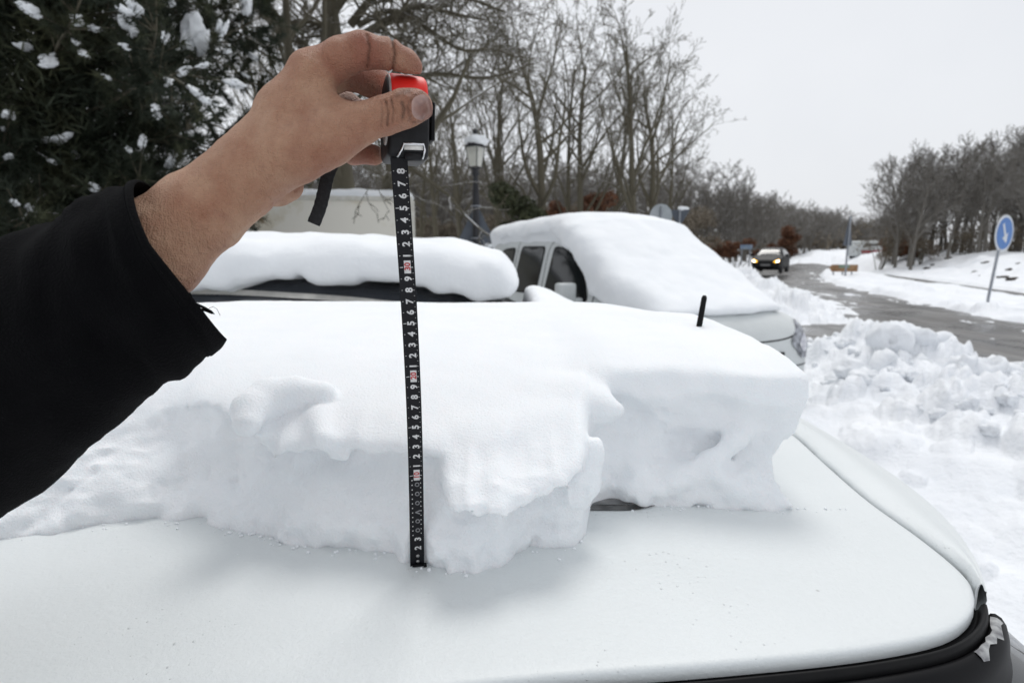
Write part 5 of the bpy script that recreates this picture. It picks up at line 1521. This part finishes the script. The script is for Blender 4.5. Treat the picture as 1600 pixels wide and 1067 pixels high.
sb_ = prism("blue_disc", [(x * Rr * .86, z * Rr * .86) for x, z in disc], .006, M["sign_blue"], sp_, locn=(0, -.0135, 0))
arrow = [(-.09, .62), (.09, .62), (.09, -.12), (.34, -.12), (0, -.62), (-.34, -.12), (-.09, -.12)]
ca, sa = math.cos(math.radians(38)), math.sin(math.radians(38))
prism("arrow", [((x * ca - z * sa) * Rr * .95, (x * sa + z * ca) * Rr * .95) for x, z in arrow], .006, M["sign_white"], sp_, locn=(0, -.0175, 0), bev=0)

# triangular sign seen nearly edge-on, and the low brown direction board at its foot
d3 = 33.0
p3_ = P(1322, 415, d3); g3 = gh(p3_.x, p3_.y) - .1
es = tag(empty("give_way_sign", (p3_.x, p3_.y, g3)), "tall grey post with a triangular sign turned sideways by the brown board", "sign")
ztop3 = P(1322, 338, d3).z - g3
bm = bmesh.new(); add_tube(bm, [(0, 0, 0), (0, 0, ztop3)], .055, 8); link("post", bm_mesh("post", bm), M["metal_grey"], es)
zt = P(1322, 384, d3).z - g3
prism("panel", tri(1.2, ztop3 - zt, .06), .02, M["sign_back"], es, rot=(0, 0, math.radians(38)), locn=(0, .06, zt))
pb = P(1318, 418, d3 + 1.0); gb = gh(pb.x, pb.y) - .1
br = tag(empty("direction_board", (pb.x, pb.y, gb)), "low brown arrow board with a green middle on short posts in the snow", "sign")
zc = pb.z - gb; wb_ = 46 / FPX * d3
prism("board", [(-wb_ / 2, 0), (-wb_ / 2 + .16, .17), (wb_ / 2, .17), (wb_ / 2, -.25), (-wb_ / 2 + .16, -.25)], .04, mat("board_brown", (.20, .095, .03), .5, (.30, .18, .09), 3), br, locn=(0, 0, zc))
prism("green_panel", [(-.3, -.02), (.34, -.02), (.34, .15), (-.3, .15)], .02, mat("board_green", (.14, .22, .16), .5, (.2, .28, .22), 5), br, locn=(0, -.035, zc))
for x in (-.55, 0, .55):
    bm = bmesh.new(); add_tube(bm, [(x, .06, 0), (x, .06, zc + .1)], .04, 6); link("post", bm_mesh("post", bm), M["metal_grey"], br)
# two signs peeping over the van's snow
p4 = P(1033, 345, 17.0); g4 = gh(p4.x, p4.y) - .1
rs_ = tag(empty("round_sign", (p4.x, p4.y, g4)), "pale round sign seen from behind, rising over the van's snow", "sign")
bm = bmesh.new(); add_tube(bm, [(0, 0, 0), (0, 0, P(1033, 322, 17).z - g4)], .035, 8); link("post", bm_mesh("post", bm), M["metal_grey"], rs_)
prism("panel", [(x * .36, z * .36) for x, z in disc], .015, M["sign_back_light"], rs_, rot=(0, 0, math.radians(10)), locn=(0, .05, P(1033, 338, 17).z - g4))
p5 = P(1062, 345, 17.5); g5 = gh(p5.x, p5.y) - .1
ys_ = tag(empty("yield_sign", (p5.x, p5.y, g5)), "dark inverted triangular sign back with snow on its top edge", "sign")
zt5 = P(1062, 328, 17.5).z - g5
bm = bmesh.new(); add_tube(bm, [(0, 0, 0), (0, 0, zt5)], .03, 8); link("post", bm_mesh("post", bm), M["metal_grey"], ys_)
prism("panel", [(x, -z) for x, z in tri(.62, .54)], .015, M["sign_back"], ys_, rot=(0, 0, math.radians(-20)), locn=(0, .05, zt5))
sl = link("snow_cap", lump_mesh(.12, 1.6, .5, .6, 5), M["snow_cap"], ys_); sl.location = (.10, .05, zt5 + .03)
p6 = P(1166, 388, 42.0); g6 = gh(p6.x, p6.y) - .1
bb = tag(empty("blue_road_sign", (p6.x, p6.y, g6)), "small pale blue direction sign behind the oncoming black car", "sign")
prism("panel", [(-.45, -.16), (.45, -.16), (.45, .16), (-.45, .16)], .03, mat("faded_blue", (.12, .2, .33), .5, (.3, .36, .42), 3), bb, locn=(0, 0, P(1168, 386, 42).z - g6))
for x in (-.3, .3):
    bm = bmesh.new(); add_tube(bm, [(x, .05, 0), (x, .05, P(1168, 386, 42).z - g6)], .04, 6); link("post", bm_mesh("post", bm), M["metal_grey"], bb)

# ------------------------------------------------------------------ trees
def bark_mat(name, c1, c2, snow_amt):
    m, n, l, b = new_mat(name)
    tc = n.new("ShaderNodeTexCoord"); t = n.new("ShaderNodeTexNoise"); t.inputs["Scale"].default_value = 7; t.inputs["Detail"].default_value = 6; l.new(tc.outputs["Object"], t.inputs["Vector"])
    mx = n.new("ShaderNodeMix"); mx.data_type = 'RGBA'; mx.inputs[6].default_value = (*c1, 1); mx.inputs[7].default_value = (*c2, 1); l.new(t.outputs["Fac"], mx.inputs[0])
    geo = n.new("ShaderNodeNewGeometry"); sx = n.new("ShaderNodeSeparateXYZ"); l.new(geo.outputs["Normal"], sx.inputs[0])
    t2 = n.new("ShaderNodeTexNoise"); t2.inputs["Scale"].default_value = 1.3; l.new(tc.outputs["Object"], t2.inputs["Vector"])
    a = n.new("ShaderNodeMath"); a.operation = 'MULTIPLY_ADD'; a.inputs[1].default_value = 1.6; a.inputs[2].default_value = -0.8; l.new(t2.outputs["Fac"], a.inputs[0])
    ad = n.new("ShaderNodeMath"); ad.operation = 'ADD'; l.new(a.outputs[0], ad.inputs[0]); l.new(sx.outputs[2], ad.inputs[1])
    r = n.new("ShaderNodeMapRange"); r.inputs[1].default_value = 0.82; r.inputs[2].default_value = 0.98; r.inputs[4].default_value = snow_amt; l.new(ad.outputs[0], r.inputs[0])
    mx2 = n.new("ShaderNodeMix"); mx2.data_type = 'RGBA'; mx2.inputs[7].default_value = (.85, .87, .9, 1); l.new(mx.outputs[2], mx2.inputs[6]); l.new(r.outputs[0], mx2.inputs[0])
    l.new(mx2.outputs[2], b.inputs["Base Color"]); b.inputs["Roughness"].default_value = .9
    return m
M["bark"] = bark_mat("mossy_bark", (.072, .062, .040), (.125, .112, .080), .9)
M["bark_hazed"] = bark_mat("hazed_bark", (.115, .106, .092), (.185, .172, .152), .6)  # distance haze put into the colour: bark lightened, no air in between
def perp(v, rng):
    a = Vector((rng.gauss(0, 1), rng.gauss(0, 1), rng.gauss(0, 1))); return (a - v * a.dot(v)).normalized()
def grow_tree(seed, H, r0, levels=5, lean=(0, 0), spread=1.0, first=0.28, kids=(7, 5, 4, 3, 2), twig=0.007, forks=True, flat=0.0):
    rng = random.Random(seed); segs = []
    def grow(p, d, L, r, lev):
        n = (10, 7, 5, 4, 3, 2)[min(lev, 5)]; pts = [p.copy()]; rad_ = [r]; dirs = [d.copy()]
        step = L / n
        for i in range(n):
            wob = (.07, .17, .22, .26, .3, .3)[min(lev, 5)]
            d = (d + perp(d, rng) * rng.uniform(0, wob * 1.6) + Vector((0, 0, (.05, .07, .05, .03, .02, .02)[min(lev, 5)] * (1 - flat)))).normalized()
            p = p + d * step; q = (i + 1) / n
            r_ = max(r * (1 - q * (.72 if lev == 0 else .8)), twig * .7)
            segs.append((pts[-1], p.copy(), rad_[-1], r_, lev)); pts.append(p.copy()); rad_.append(r_); dirs.append(d.copy())
        if lev >= levels: return
        nk = kids[min(lev, len(kids) - 1)]; nk = max(1, int(round(nk * rng.uniform(.8, 1.25))))
        for k in range(nk):
            f = (first if lev == 0 else .22) + (1 - (first if lev == 0 else .22)) * ((k + rng.random()) / nk)
            f = min(f, .98); i = min(int(f * n), n - 1); t = f * n - i
            q = pts[i].lerp(pts[i + 1], t); rr = rad_[i] * (1 - t) + rad_[i + 1] * t; dd = dirs[min(i + 1, n)]
            ang = math.radians(rng.uniform(28, 58)) * spread
            nd = (dd * math.cos(ang) + perp(dd, rng) * math.sin(ang)).normalized()
            if lev == 0 and nd.z < 0.15: nd.z = .15 + .2 * rng.random(); nd.normalize()
            cl = L * rng.uniform(.38, .62) * (1.12 - .55 * f if lev == 0 else 1.0 - .35 * f)
            grow(q, nd, cl, max(rr * rng.uniform(.45, .68), twig), lev + 1)
    grow(Vector((0, 0, -.3)), Vector((lean[0], lean[1], 1)).normalized(), H * .86, r0, 0)
    return segs
def seg_mesh(name, segs, sides):
    if not segs: return None
    A = np.array([s[0][:] for s in segs]); B = np.array([s[1][:] for s in segs]); ra = np.array([s[2] for s in segs]); rb_ = np.array([s[3] for s in segs])
    t = B - A; t /= np.linalg.norm(t, axis=1)[:, None] + 1e-9
    ref = np.where(np.abs(t[:, 2:3]) < .9, np.array([[0, 0, 1.0]]), np.array([[1.0, 0, 0]]))
    s = np.cross(t, ref); s /= np.linalg.norm(s, axis=1)[:, None]; u = np.cross(s, t)
    k = np.arange(sides); ca = np.cos(2 * np.pi * k / sides); sa = np.sin(2 * np.pi * k / sides)
    ringv = s[:, None, :] * ca[None, :, None] + u[:, None, :] * sa[None, :, None]
    RA = A[:, None, :] + ringv * ra[:, None, None]; RB = B[:, None, :] + ringv * rb_[:, None, None]
    V = np.stack([RA, RB], 1).reshape(-1, 3); base = np.arange(len(segs))[:, None] * 2 * sides
    F = np.stack([base + k, base + (k + 1) % sides, base + sides + (k + 1) % sides, base + sides + k], -1).reshape(-1, 4)
    return np_mesh(name, V, F)
def tree_parts(segs):
    return seg_mesh("trunk", [s for s in segs if s[4] == 0], 9), seg_mesh("crown", [s for s in segs if s[4] == 1], 6), seg_mesh("twigs", [s for s in segs if s[4] >= 2], 4)
def place_tree(name, parts, x, y, z, rz, sc, label, group=None, material=None):
    o = empty(name, (x, y, z), rz); o.scale = (sc, sc, sc); tag(o, label, "tree", group)
    link("trunk", parts[0], material or M["bark"], o)
    c = link("crown", parts[1], material or M["bark"], o)
    if parts[2]: link("twigs", parts[2], material or M["bark"], c)
    return o
forms = [tree_parts(grow_tree(s, 10.0, r, 5, spread=sp, kids=kd, twig=.0075)) for s, r, sp, kd in
         ((1, .16, .80, (9, 5, 4, 3, 2)), (2, .14, .7, (9, 5, 4, 3, 2)), (3, .19, .95, (10, 6, 4, 3, 2)), (4, .13, .65, (8, 5, 4, 3, 2)), (5, .17, .9, (10, 5, 4, 3, 2)))]
row = [(655, 19.5, 150, 3, "slender bare tree rising behind the lorry's corner post"), (690, 23, 90, 1, "bare tree standing close behind the lorry beside the slender one"), (722, 18.5, 110, 0, "bare tree just beside the lamp post on the lorry side"), (775, 20, 60, 4, "bare tree between the lamp post and the evergreen bush"),
       (805, 24, 80, 1, "bare tree rising right behind the evergreen bush"), (845, 18.0, -20, 2, "tallest bare oak of the row behind the lamp post"), (885, 22, 60, 3, "thin bare tree next to the tallest oak, above the van roof"), (918, 19.5, 40, 4, "bare tree rising from the rust brown scrub behind the van"),
       (952, 23, 50, 1, "bare tree behind the rust brown scrub and next to the twin trunks"), (990, 18.5, 15, 0, "tall bare tree close beside the broad end oak"), (1012, 21.5, 70, 2, "broad bare oak at the open end of the tree row, limbs spread over the road"), (1045, 26, 130, 3, "low bare tree behind the round grey sign back"),
       (440, 17.0, 10, 3, "bare tree at the edge of the dark pine above the wrist"), (478, 21, 20, 1, "bare tree between the dark pine and the old oak"), (610, 24, 60, 4, "bare tree behind the tape measure, past the old oak"), (640, 26, 90, 0, "bare tree far behind the red tape case")]
rt_ = random.Random(3)
for px_, d, top_, f, lab in row:
    w = P(px_, 388, d); g0 = gh(w.x, w.y); Ht = P(px_, top_, d).z - g0
    place_tree("bare_tree", forms[f], w.x, w.y, g0 - .05, rt_.uniform(0, 6.28), Ht / 10.0, lab or "leafless tree in the row behind the parked cars", "leafless trees behind the parked cars")
# the old oak over the hand, with long level limbs
big = grow_tree(21, 11, .34, 5, spread=1.15, first=.22, kids=(11, 7, 5, 3, 2), twig=.008, flat=.6)
w = P(548, 388, 12.8); g0 = gh(w.x, w.y)
oak_extra = []
rng_ = random.Random(8)
def limb(pix, d0, d1, r0, seed):
    pts = [P(a, b_, d0 + (d1 - d0) * i / (len(pix) - 1)) - Vector((w.x, w.y, g0)) for i, (a, b_) in enumerate(pix)]
    sp = spline([tuple(p) for p in pts], 22); out = []
    for i in range(21): out.append((Vector(sp[i]), Vector(sp[i + 1]), r0 * (1 - .8 * i / 21), r0 * (1 - .8 * (i + 1) / 21), 1))
    rng = random.Random(seed)
    for i in range(2, 21):
        for _ in range(2):
            d = (Vector(sp[i]) - Vector(sp[i - 1])).normalized(); nd = (d * .6 + perp(d, rng) * .8).normalized(); p = Vector(sp[i]); L = rng.uniform(.5, 1.4); r = max(r0 * (1 - .8 * i / 21) * .45, .01)
            stack = [(p, nd, L, r, 2)]
            while stack:
                p0, d0_, L0, r_, lv = stack.pop(); q = p0
                for k in range(4):
                    d0_ = (d0_ + perp(d0_, rng) * .28).normalized(); q2 = q + d0_ * L0 / 4; out.append((q, q2, r_ * (1 - k * .18), r_ * (1 - (k + 1) * .18), lv)); q = q2
                    if lv < 5 and rng.random() < .62: stack.append((q, (d0_ * .7 + perp(d0_, rng) * .7).normalized(), L0 * .6, max(r_ * .6, .007), lv + 1))
    return out
oak_extra.append(limb([(560, 60), (620, 25), (660, 10), (700, 20), (760, 32)], 12.8, 11.5, .10, 1))
oak_extra.append(limb([(556, 130), (640, 122), (690, 116), (760, 122), (835, 100)], 12.8, 12.4, .08, 2))
oak_extra.append(limb([(560, 40), (610, 18), (660, 40), (720, 78), (770, 78), (810, 90)], 12.8, 11.0, .07, 3))
oak_extra.append(limb([(545, 70), (500, 40), (460, 35), (430, 62)], 12.8, 12.0, .07, 4))
oak_extra.append(limb([(548, 40), (590, -10), (650, -40), (740, 0), (790, 20)], 12.8, 11.4, .10, 5))
oak = tag(empty("old_oak", (w.x, w.y, g0), 0), "thick old bare oak with long level limbs behind the hand", "tree")
tr, cr, tw = tree_parts(big); 
link("trunk", tr, M["bark"], oak); co_ = link("crown", cr, M["bark"], oak); link("twigs", tw, M["bark"], co_)
for ex_ in oak_extra:
    lm = link("limb", seg_mesh("limb", [s for s in ex_ if s[4] == 1], 7), M["bark"], oak); link("twigs", seg_mesh("limb_twigs", [s for s in ex_ if s[4] > 1], 4), M["bark"], lm)

# smaller bare trees down the road, then the wood on the far bank
small = [tree_parts(grow_tree(40 + s, 7.0, .11, 4, spread=.85, first=.15, kids=(12, 6, 4, 3), twig=.012)) for s in range(3)]
for k, (px_, d, top_) in enumerate([(1075, 36, 260), (1098, 48, 285), (1122, 50, 262), (1143, 52, 262), (1165, 54, 272), (1188, 58, 300), (1210, 66, 318), (1232, 80, 325), (1252, 95, 330), (1055, 36, 240), (1178, 62, 310), (1130, 56, 290), (1110, 46, 275), (1152, 58, 280), (1200, 72, 305), (1090, 52, 270)]):
    w = P(px_, 388, d); g0 = gh(w.x, w.y); Ht = P(px_, top_, d).z - g0
    place_tree("roadside_tree", small[k % 3], w.x, w.y, g0 - .05, rt_.uniform(0, 6.28), Ht / 7.0, "small grey leafless tree beside the road behind the oncoming car", "small trees along the bend", M["bark_hazed"])
wood = [tree_parts(grow_tree(60 + s, 9.0, .15, 4, spread=.8, first=.25, kids=(12, 7, 5, 3), twig=.013)) for s in range(4)]
wr = random.Random(5)
for k in range(64):
    px_ = 1385 + (k / 64) * 330 + wr.uniform(-8, 8); d = wr.uniform(31, 50)
    w = P(px_, 388, d)
    if lane_d(w.x, w.y) < 5.0: d = 36 + wr.uniform(0, 14); w = P(px_, 388, d)
    g0 = gh(w.x, w.y); top_ = np.interp(px_, [1380, 1405, 1440, 1500, 1560, 1620, 1720], [290, 245, 245, 225, 215, 200, 190]) + wr.uniform(-5, 45)
    Ht = P(px_, top_, d).z - g0
    place_tree("wood_tree", wood[k % 4], w.x, w.y, g0 - .1, wr.uniform(0, 6.28), Ht / 9.0, "grey leafless tree in the wood on the far snow bank", "trees of the wood on the bank", M["bark_hazed"])
# far wood, one brown-grey mass closing the view
fr_segs = []
fw = random.Random(17)
protos = [grow_tree(90 + s, 7.0, .12, 3, spread=.85, first=.12, kids=(12, 6, 3), twig=.022) for s in range(4)]
protos = [[s for s in p if s[4] <= 3] for p in protos]
VVf, FFf, basef = [], [], 0
pm = [seg_mesh("p", p, 4) for p in protos]
pv_ = []
for q in pm:
    c = np.empty(len(q.vertices) * 3, np.float32); q.vertices.foreach_get("co", c); f = np.empty(len(q.loops), np.int32); q.loops.foreach_get("vertex_index", f)
    pv_.append((c.reshape(-1, 3), f.reshape(-1, 4)))
for k in range(330):
    px_ = fw.uniform(330, 1420) if k < 170 else fw.uniform(1180, 1440); d = (fw.uniform(46, 95) if px_ > 1100 else fw.uniform(28, 60)) if k < 170 else fw.uniform(80, 150)
    w = P(px_, 388, d)
    while abs(float(road_d(w.x, w.y))) < 7: d *= 1.2; w = P(px_, 388, d)
    g0 = gh(w.x, w.y)
    top_ = np.interp(px_, [330, 640, 1000, 1100, 1200, 1280, 1360, 1420], [250, 255, 262, 292, 318, 330, 345, 335]) + fw.uniform(-10, 26)
    sc = (P(px_, top_, d).z - g0) / 7.0; a = fw.uniform(0, 6.28); c, f = pv_[k % 4]
    R2 = np.array([[math.cos(a), -math.sin(a), 0], [math.sin(a), math.cos(a), 0], [0, 0, 1]])
    VVf.append((c * sc * np.array([1.25, 1.25, 1])) @ R2.T + np.array([w.x, w.y, g0])); FFf.append(f + basef); basef += len(c)
fo = link("far_wood", np_mesh("far_wood", np.concatenate(VVf), np.concatenate(FFf)), M["bark_hazed"])
tag(fo, "distant grey brown wood closing the view behind the road", "wood", kind="stuff")

# undergrowth: leafy brown oak scrub and one dark evergreen bush
def leaf_cloud(name, centers, n, leaf, material, parent, seed, squash=.8, asp=.45):
    rg = np.random.RandomState(seed); C = []
    for (x, y, z, r) in centers:
        v = rg.normal(size=(n, 3)); v /= np.linalg.norm(v, axis=1)[:, None]; rr = r * rg.rand(n) ** .45
        C.append(np.array([x, y, z]) + v * rr[:, None] * np.array([1, 1, squash]))
    C = np.concatenate(C); m_ = len(C)
    a = rg.normal(size=(m_, 3)); a /= np.linalg.norm(a, axis=1)[:, None]; b_ = np.cross(a, rg.normal(size=(m_, 3))); b_ /= np.linalg.norm(b_, axis=1)[:, None]
    s = leaf * (0.6 + .8 * rg.rand(m_))[:, None]
    V = np.stack([C - a * s, C + b_ * s * asp, C + a * s, C - b_ * s * asp], 1).reshape(-1, 3)
    o = link(name, np_mesh(name, V, np.arange(m_ * 4).reshape(-1, 4)), material, parent, smooth=False)
    return o
M["rust_leaf"] = mat("dry_oak_leaves", (.20, .085, .04), .8, (.12, .06, .035), 3); M["evergreen"] = mat("evergreen_leaves", (.035, .045, .018), .7, (.06, .065, .028), 3)
M["scrub"] = mat("grey_scrub", (.13, .108, .08), .9, (.19, .16, .12), 3)
def bush(name, px_, d, py0, py1, wpx, material, label, n, leaf, seed, group=None):
    w = P(px_, 388, d); g0 = gh(w.x, w.y); z0, z1 = max(P(px_, py1, d).z - g0, .2), P(px_, py0, d).z - g0; rg = random.Random(seed)
    o = tag(empty(name, (w.x, w.y, g0)), label, "bush", group)
    W_ = wpx * d / FPX; cs = []
    for k in range(9): cs.append((rg.uniform(-.5, .5) * W_, rg.uniform(-.4, .4) * W_, rg.uniform(z0, z1 - .15 * (z1 - z0)), rg.uniform(.22, .38) * min(W_, z1 - z0 + .4)))
    leaf_cloud("foliage", cs, n, leaf, material, o, seed)
    bm = bmesh.new()
    for k in range(6): c = cs[k]; add_tube(bm, [(c[0] * .15, c[1] * .15, -.1), (c[0] * .6, c[1] * .6, c[2] * .6), (c[0], c[1], c[2])], [.03, .02, .01], 5)
    link("stems", bm_mesh("stems", bm), M["bark"], o)
bush("evergreen_bush", 815, 18, 280, 385, 70, M["evergreen"], "dark evergreen bush among the bare trunks behind the van roof", 900, .07, 1)
for k, (px_, d, a, b_, ww_) in enumerate([(925, 22, 306, 345, 46), (880, 26, 318, 345, 36), (1150, 44, 376, 398, 60), (1228, 52, 352, 398, 36), (1400, 46, 372, 396, 60), (1118, 40, 378, 400, 40), (1430, 44, 378, 398, 44)]):
    bush("oak_scrub", px_, d, a, b_, ww_, M["rust_leaf"], "rust brown oak scrub keeping its dry leaves among the grey trees", 500, .09 if d > 30 else .06, 30 + k, "rust brown scrub below the bare trees")
for k, px_ in enumerate(range(1375, 1640, 22)):
    d = 40 + (k % 3) * 4
    bush("bank_scrub", px_, d, 330 + (k * 37 % 40), 400, 46, M["scrub"], "grey brown scrub at the foot of the wood on the bank", 150, .07, 70 + k, "scrub on the far bank")
for k, px_ in enumerate(range(655, 1110, 32)):
    d = 26 + (k % 4) * 3
    bush("verge_scrub", px_, d, 300 + (k * 53 % 60), 400, 60, M["scrub"], "thin grey brown scrub between the bare trunks behind the cars", 320, .07, 170 + k, "scrub behind the parked cars")

fsc = []
fsr = random.Random(44)
for k in range(150):
    px_ = fsr.uniform(1150, 1450); d = fsr.uniform(85, 150); w = P(px_, 388, d)
    if abs(float(road_d(w.x, w.y))) < 8: continue
    r = fsr.uniform(1.2, 2.6); fsc.append((w.x, w.y, gh(w.x, w.y) + r * .5 + fsr.uniform(0, 2.2), r))
fso = leaf_cloud("far_undergrowth", fsc, 90, .42, M["scrub"], None, 45, squash=.9)
tag(fso, "far grey brown undergrowth below the distant wood", "undergrowth", kind="stuff")

# the big dark pine on the left with lumps of snow in its boughs
M["needles"] = mat("pine_needles", (.014, .022, .010), .75, (.060, .064, .027), 1.4, lo=.46, hi=.70)
pt = P(120, 388, 7.6); pg = gh(pt.x, pt.y)
pine = tag(empty("snowy_pine", (pt.x, pt.y, pg)), "big dark pine with lumps of snow caught in its boughs", "tree")
bm = bmesh.new(); add_tube(bm, [(0, 0, -.2), (.02, 0, 1.5), (-.03, .02, 4), (0, 0, 7), (0, 0, 9.5)], [.22, .19, .15, .09, .02], 10); link("trunk", bm_mesh("trunk", bm), M["bark"], pine)
pr_ = random.Random(6); segs = []; tufts = []
for k in range(200):
    z = .9 + 8.2 * (k / 200) ** 1.0; Lb = (2.9 * (1 - (z / 10.2) ** 2) + .3) * pr_.uniform(.7, 1.08) * (.70 if z < 2.9 else 1.0); a = k * 2.4 + pr_.uniform(-.3, .3)
    d = Vector((math.cos(a), math.sin(a), .12)); p = Vector((0, 0, z)); r = .035
    n_ = 9
    for i in range(n_):
        d = (d + Vector((0, 0, -.035 if i < 6 else .05)) + perp(d.normalized(), pr_) * .10).normalized(); q = p + d * Lb / n_; segs.append((p, q, r, r * .85, 1)); r *= .85; p = q
        if i > 1:
            for _ in range(4 if i < 5 else 5):
                t = (d * .6 + perp(d, pr_) * .75 + Vector((0, 0, .12))).normalized(); e_ = p + t * pr_.uniform(.12, .5); segs.append((p, e_, .010, .005, 2))
                tufts.append((e_, t)); tufts.append((p.lerp(e_, .55), t))
cr = link("crown", seg_mesh("crown", segs, 5), M["bark"], pine)
rg = np.random.RandomState(2); C = np.array([t[0][:] for t in tufts]); T2 = np.array([t[1][:] for t in tufts])
NN = 34
dirs = rg.normal(size=(len(C), NN, 3)); dirs /= np.linalg.norm(dirs, axis=2)[:, :, None]; dirs = dirs * .8 + T2[:, None, :] * .75; dirs /= np.linalg.norm(dirs, axis=2)[:, :, None]
basep = C[:, None, :] + T2[:, None, :] * rg.uniform(-.10, .06, size=(len(C), NN, 1)); tip = basep + dirs * rg.uniform(.08, .17, size=(len(C), NN, 1))
sd = np.cross(dirs, rg.normal(size=dirs.shape)); sd /= np.linalg.norm(sd, axis=2)[:, :, None]; sd *= .0075
V = np.stack([basep - sd, basep + sd, tip], 2).reshape(-1, 3); F = np.arange(len(V)).reshape(-1, 3)
nd = link("needles", np_mesh("needles", V, F), M["needles"], cr, smooth=False); nd["kind"] = "stuff"
inner_c = [(math.cos(a) * r, math.sin(a) * r, z, .75) for z in np.arange(1.4, 8.5, .55) for r, a in [(.0, 0)] + [(1.1 * (1 - z / 11), k * 1.05 + z) for k in range(6)]]
io = leaf_cloud("inner_needles", inner_c, 900, .09, M["needles"], cr, 3, asp=.10); io["kind"] = "stuff"
# snow lumps seated on tufts; larger where the photograph shows them
spots = [(315, 48, 26), (48, 28, 16), (60, 12, 14), (70, 100, 20), (40, 90, 12), (108, 22, 14), (130, 118, 10), (80, 210, 17), (10, 165, 12), (272, 130, 12), (310, 135, 14), (370, 125, 16), (330, 140, 10), (180, 100, 9), (200, 18, 12),
         (225, 212, 10), (265, 250, 10), (262, 218, 8), (90, 252, 8), (122, 238, 7), (50, 316, 10), (160, 308, 11), (300, 105, 10), (375, 45, 12), (220, 10, 16), (280, 10, 14), (365, 70, 9), (20, 240, 8), (150, 30, 9), (395, 15, 12), (195, 45, 12), (340, 100, 7), (130, 64, 7), (300, 86, 6), (175, 115, 8), (235, 190, 7), (400, 80, 7)]
rel_ = C + np.array(pine.location) - np.array(EYE)
dn_ = rel_ @ np.array(CF); uu = 800 + FPX * rel_[:, 0] / dn_; vv_ = 533.5 - FPX * (rel_ @ np.array(CU)) / dn_
more_spots = [(pr_.uniform(-60, 420), pr_.uniform(-20, 330), pr_.uniform(3, 7)) for _ in range(30)]
for k, (a, b_, r) in enumerate(spots + more_spots):
    sc_k = (uu - a) ** 2 + (vv_ - b_) ** 2 + 260 * (dn_ - dn_.min()) ** 2
    j = int(np.argmin(sc_k)); dep_ = dn_[j]; R0 = r * .82 * dep_ / FPX
    parts_v, parts_f, bb_ = [], [], 0
    for q in range(1 if r < 8 else 4):
        nv = IV * (1 + .55 * fbm(IV[:, 0], IV[:, 1], IV[:, 2], .8, 3, .6, 200 + k * 5 + q))[:, None] * R0 * (pr_.uniform(.45, .75) if r >= 8 else 1) * np.array([1.5, .9, .5])
        off_ = np.array([pr_.uniform(-.7, .7), pr_.uniform(-.5, .5), pr_.uniform(-.55, .45)]) * R0 if q else 0
        parts_v.append(nv + off_); parts_f.append(IF + bb_); bb_ += len(IV)
    o = link("snow_lump", np_mesh("snow_lump", np.concatenate(parts_v), np.concatenate(parts_f)), M["snow_cap"], cr)
    o.location = Vector(C[j]) + Vector((0, 0, .0)); o.rotation_euler = Vector(T2[j]).to_track_quat('X', 'Z').to_euler()
